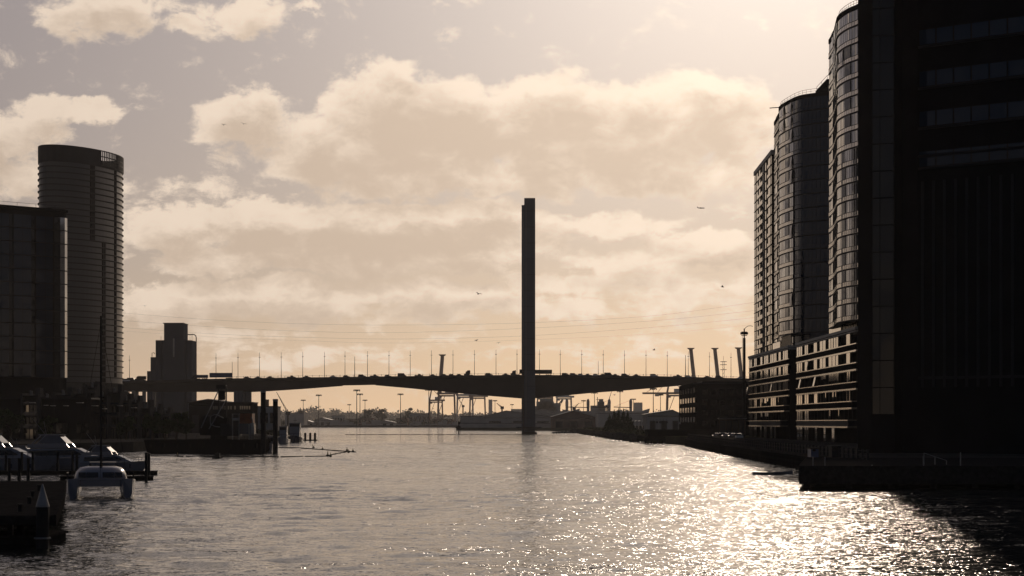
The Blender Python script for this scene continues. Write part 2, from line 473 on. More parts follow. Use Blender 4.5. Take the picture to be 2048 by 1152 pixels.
def build_water():
    """river surface: real waves out to 700 m, level water beyond"""
    rs = np.random.RandomState(4)
    D0, D1, NC = 62.0, 720.0, 440
    rows = [D0]
    while rows[-1] < D1: rows.append(rows[-1] + max(0.38, 0.0020 * rows[-1]))
    y = np.array(rows); y[-1] = D1
    u = np.linspace(-1, 1, NC)
    Y = np.repeat(y[:, None], NC, 1); Xg = u[None, :] * (0.30 * Y + 22.0) + 0.02 * Y
    sp = np.maximum(0.38, 0.0020 * Y)
    Zg = np.zeros_like(Y); 
    n = 64
    for i in range(n):
        lam = 0.85 * (6.5 / 0.85) ** rs.rand()
        th = math.radians(90 + rs.normal(-12, 34))
        k_ = 2 * math.pi / lam; sl = 0.098 * math.sqrt(2.0 / n) * (1.0 if lam < 4 else 0.75)
        am = sl / k_
        fade = np.clip((lam / sp - 2.2) / 2.0, 0, 1)
        Zg += am * fade * np.sin(k_ * (Xg * math.cos(th) + Y * math.sin(th)) + rs.rand() * 6.283)
    # gusts: smoother and rougher patches
    g = 1.0 + 0.35 * np.sin(Xg * .045 + 1.3 * np.sin(Y * .02)) * np.sin(Y * .031 + .8 * np.sin(Xg * .03))
    Zg *= g * np.clip((D1 - Y) / 60.0, 0, 1)
    NR = len(y)
    co = np.stack([Xg, Y, Zg], -1).reshape(-1, 3)
    idx = np.arange(NR * NC).reshape(NR, NC)
    q = np.stack([idx[:-1, :-1], idx[:-1, 1:], idx[1:, 1:], idx[1:, :-1]], -1).reshape(-1, 4)
    extra = np.array([[-3000, D1, 0], [3000, D1, 0], [3000, 3400, 0], [-3000, 3400, 0],
                      [-3000, -300, -.6], [3000, -300, -.6], [3000, D1, -.6], [-3000, D1, -.6]], float)
    b = len(co); co = np.concatenate([co, extra]); q = np.concatenate([q, [[b, b+1, b+2, b+3], [b+4, b+5, b+6, b+7]]])
    me = bpy.data.meshes.new('water'); me.vertices.add(len(co)); me.vertices.foreach_set('co', co.ravel().astype('f'))
    me.loops.add(q.size); me.loops.foreach_set('vertex_index', q.ravel().astype('i'))
    me.polygons.add(len(q)); me.polygons.foreach_set('loop_start', np.arange(0, q.size, 4, dtype='i'))
    me.update(calc_edges=True)
    me.polygons.foreach_set('use_smooth', [True] * len(q))
    me.materials.append(M['water'])
    o = bpy.data.objects.new('water', me); COL.objects.link(o); structure(o); return o
build_water()

# ------------------------------------------------------------------ haze
hz = MB(); hz.box(-4200, 4200, -150, 9900, -4, 205)
hm_ = bpy.data.materials.new('haze_air'); hm_.use_nodes = True
ht = hm_.node_tree; ht.nodes.clear()
pv = ht.nodes.new('ShaderNodeVolumePrincipled'); pv.inputs['Color'].default_value = (0.97, 0.94, 0.93, 1)
pv.inputs['Density'].default_value = HAZE; pv.inputs['Anisotropy'].default_value = 0.4
ho = ht.nodes.new('ShaderNodeOutputMaterial'); ht.links.new(pv.outputs[0], ho.inputs['Volume'])
M['haze'] = hm_
stuff(hz.build('haze', 'haze'))

# ------------------------------------------------------------------ land
LEFT_EDGE = [(-110, 40), (-112, 380), (-88, 470), (-88, 740), (-118, 900), (-126, 1100), (-160, 1500), (-296, 2751)]
b = MB(); b.prism([(-2600, 40)] + LEFT_EDGE + [(-2600, 2751)], -3, 2.3)
structure(b.build('left_bank', 'paving'))
b = MB(); b.prism([(-9000, 2752), (9000, 2752), (9000, 20000), (-9000, 20000)], -3, 2.4)
structure(b.build('far_ground', 'ground'))
QUAY = [(42.0, 262), (42.6, 306), (43.8, 367), (47.5, 495), (51.4, 598)]
b = MB(); b.prism([(42.0, 235)] + QUAY + [(2400, 598), (2400, 235)], -3, 2.3)
structure(b.build('quay', 'paving'))
RIGHT_EDGE = [(53, 598.5), (47, 700), (44.5, 900), (45, 1310), (50, 1615), (-30, 1700), (-47, 1712), (-62, 2751)]
b = MB(); b.prism(RIGHT_EDGE + [(2400, 2751), (2400, 598.5)], -3, 2.45)
structure(b.build('right_bank', 'ground'))
# sloping river wall of the far shore
b = MB(); b.profile([(2744, -0.5), (2751, 3.0), (2751.8, 3.0), (2751.8, -0.5)], 'x', -420, -64)
structure(b.build('far_shore_embankment', 'rock'))

# rubble along the point and the spit
def rubble(name, line, n, r0, r1, seed, spread=2.0, zb=0.0, zt=1.6):
    rnd = random.Random(seed); b = MB()
    L = [Vector(p) for p in line]
    for i in range(n):
        k_ = rnd.random() * (len(L) - 1); j = int(k_); q = L[j].lerp(L[min(j+1, len(L)-1)], k_ - j)
        r = rnd.uniform(r0, r1); u = rnd.random()
        c = (q.x - spread * u + rnd.uniform(-.5, .5), q.y + rnd.uniform(-1, 1), zb + zt * (1 - u) + rnd.uniform(-.2, .3))
        rings = []
        for a in range(4):
            th = math.pi * a / 3 - math.pi / 2; rr = max(.12, math.cos(th)) * r
            rings.append([(c[0] + rr*math.cos(2*math.pi*m_/5)*rnd.uniform(.7, 1.3), c[1] + rr*math.sin(2*math.pi*m_/5)*rnd.uniform(.7, 1.3), c[2] + math.sin(th)*r*rnd.uniform(.6, .9)) for m_ in range(5)])
        b.loft(rings)
    return stuff(b.build(name, 'rock'))
rubble('rubble_bank', [(45, 700, 0), (44, 900, 0), (44.5, 1310, 0), (49, 1600, 0)], 900, 0.5, 1.5, 3, 3.0)
rubble('rubble_spit', [(45, 1290, 0), (37, 1275, 0), (27, 1262, 0)], 130, 0.5, 1.3, 4, 1.5, -0.2, 0.7)

# ------------------------------------------------------------------ the bridge
def interp(tab, x):
    for (a, b) in zip(tab, tab[1:]):
        if x <= b[0]: return a[1] + (b[1] - a[1]) * (x - a[0]) / (b[0] - a[0])
    return tab[-1][1]
BD = 1197.0
TOPL = [(100, 769), (245, 763), (440, 758), (743, 754), (1057, 750.5), (1300, 753), (1500, 758), (1750, 768)]
BOTL = [(100, 782), (245, 781.7), (390, 782), (480, 782.6), (515, 781), (600, 775.5), (674, 769.8), (676, 768.6), (743, 767.4), (744, 768.4), (814, 774.6),
        (906, 783.8), (972, 789.7), (1020, 793.7), (1043, 795.5), (1072, 795.2), (1128, 789.9), (1189, 784), (1260, 778.8), (1340, 771.8), (1371, 769), (1402, 767), (1500, 769), (1750, 781)]
STN = [100, 170, 245, 320, 390, 440, 480, 515, 560, 600, 640, 674, 676, 710, 743, 744, 780, 814, 860, 906, 940, 972, 1020, 1043, 1057, 1072, 1100, 1128, 1160, 1189, 1225, 1260, 1300, 1340, 1371, 1402, 1450, 1500, 1620, 1750]
def zt(px): return Z(interp(TOPL, px), BD)
def zb(px): return Z(interp(BOTL, px), BD)
def ztx(x): return zt(x / BD * F + 1024)
br = thing('road_bridge', 'long grey concrete road bridge crossing the river in deep haunched spans', 'bridge', (X(1057, BD), BD, 0))
def deck(y0, y1):
    d = MB(); g = MB(); pr = MB()
    rg, rd = [], []
    for px in STN:
        x = X(px, BD); t_, b_ = zt(px), zb(px)
        c = y0 * .5 + y1 * .5
        rd.append([(x, y0, t_ - 1.15), (x, y0, t_ - 0.45), (x, y1, t_ - 0.45), (x, y1, t_ - 1.15), (x, y1 - 3.5, t_ - 1.75), (x, y0 + 3.5, t_ - 1.75)])
        rg.append([(x, y0 + 3.5, t_ - 1.7), (x, y1 - 3.5, t_ - 1.7), (x, y1 - 4.5, b_), (x, y0 + 4.5, b_)])
    d.loft(rd); g.loft(rg)
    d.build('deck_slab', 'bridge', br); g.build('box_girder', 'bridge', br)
    for yy in (y0, y1 - 0.3):
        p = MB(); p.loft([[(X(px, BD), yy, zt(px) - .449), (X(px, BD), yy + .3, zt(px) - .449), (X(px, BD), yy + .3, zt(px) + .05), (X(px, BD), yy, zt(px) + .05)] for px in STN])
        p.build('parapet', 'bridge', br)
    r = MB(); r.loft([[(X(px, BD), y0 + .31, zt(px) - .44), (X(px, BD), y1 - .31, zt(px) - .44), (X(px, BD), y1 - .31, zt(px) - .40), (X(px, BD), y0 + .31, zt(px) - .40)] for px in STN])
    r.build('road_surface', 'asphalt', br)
deck(1190.6, 1204.6); deck(1224.5, 1238.5)
# piers
for px in (478, 1636):
    for yy in (1193.0, 1227.0):
        x = X(px, BD)
        for dx in (-1.35, 1.35):
            p = MB(); p.box(x + dx - 1.2, x + dx + 1.2, yy, yy + 8, -2, zb(px) + .3); p.build('pier', 'pylon', br)
for px in (252, 267, 288):
    x = X(px, BD)
    for yy in (1195, 1229): MB().box(x - .7, x + .7, yy, yy + 5, 2, zb(px) + .3).build('pier', 'concrete', br)
xm = X(1057, BD)
for yy in (1195.5, 1229): MB().box(xm - 2.8, xm + 1.5, yy, yy + 4.5, -2, zb(1057) + .3).build('pier', 'bridge', br)
# far side screen fence: posts and two rails
rl = MB(); ps = MB()
for (h) in (1.3, 2.25):
    for a, b_ in zip(STN, STN[1:]):
        if a < 440: continue
        rl.beam((X(a, BD), 1238.3, zt(a) + h), (X(b_, BD), 1238.3, zt(b_) + h), 0.11)
rl.build('guard_rail', 'darksteel', br)
x = X(440, BD)
while x < X(1520, BD):
    z_ = ztx(x); ps.box(x - .09, x + .09, 1238.2, 1238.4, z_, z_ + 2.6); x += 4.22
stuff(ps.build('rail_post', 'darksteel', br))

# the two free standing pylons
def pylon(px0, px1, y0, dep, top_py, label, d_ref):
    x0, x1 = X(px0, d_ref), X(px1, d_ref)
    t_ = thing('bridge_pylon', label, 'pylon', ((x0 + x1) / 2, y0 + dep / 2, -2), 'pylons of the bridge')
    h = Z(top_py, d_ref); b = MB()
    for z0 in range(0, 1):
        pass
    ht = h
    b.box(x0, x1, y0, y0 + dep, -2, ht - 3.0)
    b.build('shaft', 'pylon', t_)
    b = MB(); b.box(x0 + .15, x1 - .15, y0 + .15, y0 + dep - .15, ht - 3.0, ht - 2.7); b.box(x0 + .02, x1 - .02, y0 + .02, y0 + dep - .02, ht - 2.7, ht); b.build('cap', 'pylon', t_)
    b = MB()
    b.box(x0 + .9, x0 + 1.15, y0 - .05, y0 + .0, 6, ht - 4)
    b.build('edge_rib', 'concrete', t_)
    for i in range(1, 15):          # pour joints every lift of the formwork
        zz = i * 9.3
        MB().box(x0 - .03, x1 + .03, y0 - .03, y0 + dep + .03, zz, zz + .18).build('pour_joint', 'concrete_dark', t_)
    return t_, x0, x1
t1, px0, px1 = pylon(1048.5, 1070.5, 1181.5, 6.5, 396, 'taller looking of the two square concrete pylons, standing in front of the bridge deck', 1181.5)
b = MB(); b.box(px0 - 4.6, px1 + 3.6, 1178.5, 1191.5, 3.4, 4.2); b.box(px0 - 1.2, px1 + 1, 1180, 1190, -1.5, 1.2)
b.build('fender_platform', 'concrete_dark', t1)
pylon(1043.3, 1065, 1240.0, 6.5, 410, 'concrete pylon behind the bridge deck, its edge showing left of the front one', 1240)

# lamp poles down the middle of the bridge
lp = local('street_lamp', 'x', 'street lamp', 'tall lamp poles on the bridge')
b = MB(); b.tube([(0, 0, 0), (0, 0, 9), (0, 0, 17)], [.20, .15, .09], 6); b.build('pole', 'darksteel', lp)
b = MB(); b.box(-.55, .55, -.12, .12, 14.0, 14.25); b.build('lamp_head', 'darksteel', lp)
LP = [259, 432, 476, 519, 562.5, 605.5, 649, 690, 735, 778, 820.5, 863, 906, 949, 992, 1034, 1079, 1120.5, 1163.5, 1206.5, 1249, 1292, 1334.5, 1376.5, 1419, 1462]
ordn = ['first', 'second', 'third', 'fourth', 'fifth', 'sixth', 'seventh', 'eighth', 'ninth', 'tenth', 'eleventh', 'twelfth', 'thirteenth', 'fourteenth', 'fifteenth', 'sixteenth']
left = [q for q in LP if 400 < q < 1040]; right = [q for q in LP if q > 1070]
for i, q_ in enumerate(LP):
    if q_ == 259: lab = 'lone lamp pole on the bridge between the round tower and the silos'
    elif q_ in left:
        j = len(left) - left.index(q_) - 1
        lab = 'tall thin lamp pole on the bridge, %s to the left of the pylons' % ordn[j]
    else:
        lab = 'tall thin lamp pole on the bridge, %s to the right of the pylons' % ordn[right.index(q_)]
    x = X(q_, 1214.5)
    loc = (x, 1214.5, ztx(x) - 1.0)
    if i == 0: lp.location = loc; lp['label'] = lab
    else: dup(lp, loc, 0, lab)
b = MB(); 
for px in (245, 1500): pass
# shorter, thicker masts at the parapet
ms = local('sign_mast', 'x', 'mast', 'short masts at the bridge edge')
b = MB(); b.tube([(0, 0, 0), (0, 0, 12.5)], [.26, .12], 6); b.build('pole', 'darksteel', ms)
b = MB(); b.box(-.5, .5, -.5, .5, -.3, .15); b.build('base_plate', 'darksteel', ms)
for i, (px, tp, lab) in enumerate([(464.5, 724, 'short dark mast on the bridge beside the blue trailers'), (709.5, 713, 'short thick mast on the bridge left of the pylons, between two lamp poles'),
                                 (1196.5, 721, 'short thick mast on the bridge right of the pylons, next to the third lamp pole'), (1371, 710, 'short thick mast on the bridge near the raised crane booms')]):
    loc = (X(px, 1191), 1190.9, zt(px) - .2); s_ = (Z(tp, 1191) - loc[2]) / 12.5
    o = ms if i == 0 else dup(ms, loc, 0, lab)
    o.location = loc; o['label'] = lab; o.scale = (s_, s_, s_)

# ------------------------------------------------------------------ traffic
def wheels(parent, xs, w, r, tw=.22):
    for x in xs:
        for s_ in (-1, 1):
            b = MB(); y = s_ * (w / 2 - tw / 2)
            b.tube([(x, y - tw/2, r), (x, y + tw/2, r)], r, 12); o = b.build('wheel', 'rubber', parent)
            b = MB(); b.tube([(x, y + s_*(tw/2), r), (x, y + s_*(tw/2 + .02), r)], r * .6, 10); b.build('rim', 'steel', o)
def car(kind, paint):
    t_ = local('car', 'x', 'car', 'cars crossing the bridge')
    w = 1.8
    if kind == 'sedan':
        body = [(-2.3, .35), (2.3, .35), (2.32, .75), (1.6, .88), (-1.7, .95), (-2.28, .88)]; cab = [(-1.65, .93), (1.15, .9), (.35, 1.42), (-.9, 1.44)]; L = (-1.4, 1.4)
    elif kind == 'hatch':
        body = [(-2.0, .35), (2.05, .35), (2.05, .78), (1.35, .93), (-1.95, 1.0), (-2.02, .6)]; cab = [(-1.9, .98), (1.1, .92), (.3, 1.5), (-1.4, 1.52)]; L = (-1.25, 1.3)
    elif kind == 'suv':
        body = [(-2.3, .42), (2.3, .42), (2.3, 1.0), (1.5, 1.12), (-2.28, 1.15)]; cab = [(-2.2, 1.13), (1.3, 1.1), (.6, 1.8), (-2.0, 1.84)]; L = (-1.4, 1.45)
    elif kind == 'ute':
        body = [(-2.6, .45), (2.5, .45), (2.5, 1.0), (1.5, 1.12), (-2.6, 1.12)]; cab = [(-.7, 1.1), (1.4, 1.1), (.7, 1.78), (-.5, 1.8)]; L = (-1.6, 1.55)
    else:
        body = [(-2.6, .4), (2.6, .4), (2.6, 1.1), (1.9, 1.25), (-2.6, 1.25)]; cab = [(-2.55, 1.24), (1.9, 1.24), (1.2, 2.35), (-2.5, 2.4)]; L = (-1.7, 1.7)
    b = MB(); b.profile(body, 'y', -w/2, w/2); bo = b.build('body', paint, t_)
    rings = []
    for (yy, s_) in ((-w/2 + .05, 1), (w/2 - .05, 1)):
        pass
    cc = sum(p[0] for p in cab) / 4
    b = MB(); n = len(cab)
    lo = [cab[0], cab[1]]; hi = [cab[3], cab[2]]
    b.loft([[(lo[0][0], -w/2+.06, lo[0][1]), (lo[1][0], -w/2+.06, lo[1][1]), (lo[1][0], w/2-.06, lo[1][1]), (lo[0][0], w/2-.06, lo[0][1])],
            [(hi[0][0], -w/2+.2, hi[0][1]), (hi[1][0], -w/2+.2, hi[1][1]), (hi[1][0], w/2-.2, hi[1][1]), (hi[0][0], w/2-.2, hi[0][1])]])
    b.build('cabin_glass' if kind != 'van' else 'cargo_body', 'glass_dark' if kind != 'van' else paint, t_)
    b = MB(); b.box(hi[0][0]-.02, hi[1][0]+.02, -w/2+.17, w/2-.17, hi[0][1]-.01, hi[0][1]+.05); b.build('roof', paint, t_)
    wheels(t_, L, w + .05, .33)
    for s_ in (-.65, .65):
        b = MB(); xx = body[2][0]; b.box(xx - .1, xx + .03, s_ - .18, s_ + .18, .62, .76); b.build('headlight', 'white', t_)
    return t_
protos = {}
CARS = [(495, 'hatch', 'paint_dark'), (517, 'sedan', 'paint_grey'), (541, 'sedan', 'paint_dark'), (583, 'ute', 'paint_dark'), (614, 'sedan', 'paint_dark'), (667, 'sedan', 'paint_white'),
        (693, 'hatch', 'paint_dark'), (724, 'suv', 'paint_dark'), (749, 'ute', 'paint_grey'), (776, 'hatch', 'paint_dark'), (804, 'van', 'paint_dark'), (838, 'ute', 'paint_dark'), (866, 'sedan', 'paint_grey'),
        (889, 'sedan', 'paint_dark'), (904, 'hatch', 'paint_dark'), (919, 'sedan', 'paint_dark'), (978, 'suv', 'paint_dark'), (1012, 'sedan', 'paint_dark'), (1131, 'suv', 'paint_dark'), (1147, 'suv', 'paint_grey'),
        (1162, 'hatch', 'paint_white'), (1176, 'sedan', 'paint_grey'), (1192, 'hatch', 'paint_white'), (1206, 'sedan', 'paint_dark'), (1217, 'van', 'paint_dark'), (1231, 'sedan', 'paint_dark'), (1250, 'suv', 'paint_dark'), (1273, 'sedan', 'paint_dark'),
        (1308, 'suv', 'paint_white'), (1355, 'ute', 'paint_dark'), (1377, 'hatch', 'paint_white'), (1415, 'sedan', 'paint_dark'), (1438, 'suv', 'paint_dark'), (1481, 'sedan', 'paint_white'),
        (252, 'suv', 'paint_white'), (263, 'van', 'paint_dark'), (283, 'ute', 'paint_dark')]
kn = {'sedan': 'sedan', 'hatch': 'small hatchback', 'suv': 'tall wagon', 'ute': 'pickup', 'van': 'panel van'}
cn = {'paint_dark': 'dark', 'paint_grey': 'grey', 'paint_white': 'pale'}
def near_lamp(px):
    i = min(range(len(LP)), key=lambda k_: abs(LP[k_] - px))
    q_ = LP[i]; side = 'just left of' if px < q_ else 'just right of'
    if q_ == 259: return side + ' the lone lamp pole by the round tower'
    if q_ in left: return '%s the %s bridge lamp left of the pylons' % (side, ordn[len(left) - left.index(q_) - 1])
    return '%s the %s bridge lamp right of the pylons' % (side, ordn[right.index(q_)])
for (px, kind, paint) in CARS:
    y = 1193.2 if kind not in ('van',) else 1196.5
    x = X(px, y); loc = (x, y, ztx(x) - .40)
    lab = '%s %s %s' % (cn[paint], kn[kind], near_lamp(px))
    ky = (kind, paint)
    if ky not in protos:
        protos[ky] = car(kind, paint); protos[ky].location = loc; protos[ky]['label'] = lab
    else: dup(protos[ky], loc, 0, lab)

def truck(px0, trailers, label, name='articulated_truck', cab=True, box='bluebox', facing=-1, ty=1193.6):
    """a semi trailer truck; px0 is where the cab's nose is, trailers = [(px start, px end, height)]"""
    x0 = X(px0, ty); z0 = ztx(x0) - .40
    t_ = thing(name, label, 'truck', (x0, ty, z0))
    w = 2.5
    if cab:
        b = MB(); b.profile([(x0, z0+.6), (x0, z0+1.6), (x0+.9, z0+1.8), (x0+1.3, z0+3.0), (x0+3.2, z0+3.4), (x0+3.2, z0+.6)], 'y', ty - w/2, ty + w/2); b.build('cab', 'paint_dark', t_)
        b = MB(); b.box(x0+.95, x0+1.28, ty-w/2+.15, ty+w/2-.15, z0+1.95, z0+2.8); b.build('windscreen', 'glass_dark', t_)
        b = MB(); b.box(x0+.3, x0+5.5, ty-.5, ty+.5, z0+.5, z0+.9); b.build('chassis', 'darksteel', t_)
    for (a, c, h) in trailers:
        xa, xc = X(a, ty), X(c, ty); zz = ztx((xa+xc)/2) - .40
        b = MB(); b.box(xa, xc, ty-w/2, ty+w/2, zz+1.2, zz+h); o = b.build('trailer', box, t_)
        b = MB(); n = max(2, int((xc-xa)/1.6))
        for i in range(1, n):
            xx = xa + (xc-xa)*i/n; b.box(xx-.04, xx+.04, ty-w/2-.04, ty-w/2, zz+1.25, zz+h-.05)
        b.box(xa, xc, ty-w/2-.05, ty-w/2, zz+1.2, zz+1.35); b.build('side_rib', 'darksteel', o)
    xs = []
    if cab: xs += [x0 + .9, x0 + 3.4, x0 + 4.6]
    for (a, c, h) in trailers: xs += [X(c, ty) - 3.2, X(c, ty) - 2.0, X(c, ty) - .8]
    for x in xs:
        for s_ in (-1, 1):
            b = MB(); y = ty + s_*1.05; zz = ztx(x) - .40
            b.tube([(x, y-.18, zz+.5), (x, y+.18, zz+.5)], .5, 12); b.build('wheel', 'rubber', t_)
    return t_
truck(1021, [(1039, 1058, 3.75), (1060, 1104, 3.6)], 'long dark articulated truck passing behind the front pylon on the bridge', box='cladding')
truck(383, [(392, 416, 3.0), (419.5, 464.5, 3.9)], 'blue road train of two box trailers on the bridge right of the silos', box='bluebox')
truck(270, [(276, 292, 3.2)], 'dark rigid looking truck on the bridge just left of the silos', 'box_truck', box='cladding')
truck(928, [(934.5, 940.5, 3.6)], 'short dark tipper truck on the bridge left of the pylons', 'tipper_truck', box='cladding')

# ------------------------------------------------------------------ right bank: two podium blocks
FX = 72.5
def DY(px): return FX * F / (px - 1024.0)
def podium(label, x0, x1, base_px, rows, bay, zf=27.0, top=True, depth=34):
    """x0: far end column, x1: near end column; rows: per storey list of lit pane px ranges"""
    yf, yn = DY(x0), DY(x1)
    t_ = thing('apartment_block', label, 'apartment block', (FX + depth/2, (yf+yn)/2, 2.3), 'low apartment blocks along the quay')
    H = 4.05
    b = MB(); b.box(FX + 1.9, FX + depth, yn, yf, 2.3, zf - .6); b.build('core_wall', 'black', t_)
    b = MB(); b.box(FX - .35, FX + depth, yn - .2, yf + .2, zf - .6, zf)
    b.box(FX - .15, FX + depth, yn - .1, yf + .1, zf - 1.05, zf - .75); b.build('roof', 'render', t_)
    b = MB(); b.box(FX - .05, FX + 1.9, yn, yf, zf - .749, zf - .601); b.build('fascia', 'black', t_)
    for i, lit in enumerate(rows):
        wt = zf - 1.15 - i * H          # window head
        wbm = wt - 2.25
        last = i == len(rows) - 1
        y1 = yf; y0 = yn
        if i >= 3: y0 = DY(x1 - (9 if i == 3 else 17))
        if last: wbm = wt - 3.3
        b = MB(); b.box(FX - .12, FX + 1.9, y0, y1, wbm - .22, wbm); b.build('sill_ledge', 'beige', t_)
        if not last:
            b = MB(); b.box(FX, FX + 1.9, y0, y1, wbm - 1.42, wbm - .22); b.build('spandrel', 'black' if i != 4 else 'cladding', t_)
            b = MB(); b.box(FX - .15, FX + 1.9, y0, y1, wbm - 1.80, wbm - 1.42); b.build('window_head', 'beige', t_)
        else:
            b = MB(); b.box(FX + 1.2, FX + 1.9, y0, y1, 2.3, wbm - .22); b.build('ground_wall', 'black', t_)
        for (a, c, *r) in lit:
            f = r[0] if r else 1.0
            ya, yc = DY(base_px(a)), DY(base_px(c))
            tilt = r[1] if len(r) > 1 else 0
            b = MB()
            n = max(1, round((ya - yc) / 1.25 / 3))
            zb_ = wbm + (wt - wbm) * (1 - f)
            b.face([(FX + .02 - tilt, ya, zb_), (FX + .02 - tilt, yc, zb_), (FX + .02, yc, wt), (FX + .02, ya, wt)])
            b.face([(FX + .10 - tilt, ya, zb_), (FX + .10, ya, wt), (FX + .10, yc, wt), (FX + .10 - tilt, yc, zb_)])
            w_ = b.build('window', 'glass_warm', t_)
            b = MB()
            for y_ in ([ya, yc] + [ya + (yc-ya)*j/n for j in range(1, n)]):
                b.box(FX - .03, FX + .16, y_ - .05, y_ + .05, wbm, wt)
            stuff(b.build('mullion', 'darksteel', w_))
    # balcony division posts in the dark recesses
    b = MB(); y_ = yn + 2
    while y_ < yf:
        for i in range(len(rows) - 1):
            wt = zf - 1.15 - i * H
            b.box(FX + .4, FX + .5, y_ - .06, y_ + .06, wt - 2.25, wt)
        y_ += 5.5
    stuff(b.build('balcony_post', 'cladding', t_))
    for (ya, yb) in ((yn - .01, yn + .6), (yf - .6, yf + .01)): MB().box(FX + .2, FX + 1.9, ya, yb, 2.3, zf - .61).build('end_wall', 'black', t_)
    return t_
zn = lambda v: 1590 + v / 3.97
zf_ = lambda v: 1495 + v / 4.8
r1 = [(12, 57), (75, 103), (147, 175), (195, 243), (265, 303), (305, 343), (405, 437)]
r2 = [(12, 57), (75, 96, 1, 0), (97, 103, 1, .5), (147, 175), (195, 243), (265, 292), (293, 320), (321, 343), (405, 437)]
r3 = [(38, 48, 1, .5), (153, 165, 1, .5), (205, 220, .4), (222, 243, .4), (268, 285, .7), (288, 300, .6), (302, 316, .75), (318, 330, .6), (332, 345, .8), (410, 422), (424, 437, .8)]
r4 = [(12, 57), (75, 107), (150, 178, 1), (180, 184), (200, 204), (222, 226), (238, 246, .5), (268, 272), (295, 306, .5), (318, 326, .5), (408, 413), (430, 436)]
r5 = [(14, 44), (48, 58), (76, 92), (94, 108), (270, 280, .6), (342, 350, .6)]
r6 = [(14, 34), (36, 57), (75, 88), (92, 105), (158, 173), (225, 242), (290, 313)]
podium('nearer of the two low blocks with lit ribbon windows, beside the black tower', 1593, 1713, zn, [r1, r2, r3, r4, r5, r6], 4.4)
q1 = [(15, 43), (62, 88), (122, 143), (158, 199), (216, 246), (248, 278), (296, 320), (338, 386)]
q3 = [(-4, 6, 1, .5), (15, 43), (62, 88), (122, 143), (158, 199), (216, 224), (228, 236, 1, .5), (240, 278), (296, 320), (338, 386)]
q4 = [(15, 43), (62, 88), (122, 132), (134, 143, .5), (160, 182, .6), (184, 199, .4), (222, 272), (292, 298, .6), (340, 344), (352, 356), (364, 368)]
q5 = [(18, 42), (64, 88), (124, 142, .5), (164, 200, .5)]
q6 = [(15, 42), (62, 84), (122, 134), (160, 182), (218, 236), (254, 268)]
podium('farther of the two low blocks with lit ribbon windows, below the slab tower', 1498, 1578, zf_, [q1, q1, q3, q4, q5, q6], 4.4)
# recessed link between the blocks
t_ = thing('link_building', 'dark recessed stair block between the two low apartment blocks', 'building', (FX + 14, 520, 2.3))
b = MB(); b.box(FX + 2.6, FX + 30, DY(1593) + .3, DY(1578) - .3, 2.3, 25.5); b.build('wall', 'black', t_)
b = MB()
for i in range(6): b.box(FX + 2.45, FX + 2.6, DY(1593) + 1, DY(1578) - 1, 4 + i * 3.8, 5.6 + i * 3.8)
b.build('window', 'glass_dark', t_)
# roof lounges: a rounded pale glass nose with a row of pergola posts
def lounge(label, ya, yb, x0):
    t_ = thing('roof_pavilion', label, 'pavilion', (x0, (ya+yb)/2, 27.0), 'pale pavilions on the block roofs')
    pts = []
    for i in range(9):
        a = math.pi / 2 * i / 8
        pts.append((x0 + 4.5 - 4.5*math.sin(a), ya - (1 - math.cos(a)) * 10))
    pts = [(x0 + 4.5, ya)] + pts[1:]
    line = pts + [(x0, yb)]
    b = MB(); b.wall(line[::-1], 27.0, 29.2, .25); b.build('curved_wall', 'glass_warm', t_)
    b = MB(); b.prism(line + [(x0 + 6, yb), (x0 + 6, ya)], 29.2, 29.5); b.build('roof', 'render', t_)
    for i in range(9):
        y_ = yb - 2.2 - i * 2.1; MB().box(x0 - .1, x0 + .15, y_ - .12, y_ + .12, 27.0, 30.2).build('pergola_post', 'beige', t_)
    b = MB(); b.box(x0 - .2, x0 + 5, yb - 21, yb - .4, 30.2, 30.45); b.build('pergola_beam', 'darksteel', t_)
    return t_
lounge('pale rounded pavilion with a pergola on the roof of the nearer block', DY(1634), DY(1668), FX + 1.8)
lounge('pale rounded pavilion with a pergola on the roof of the farther block', DY(1527), DY(1549), FX + 1.8)

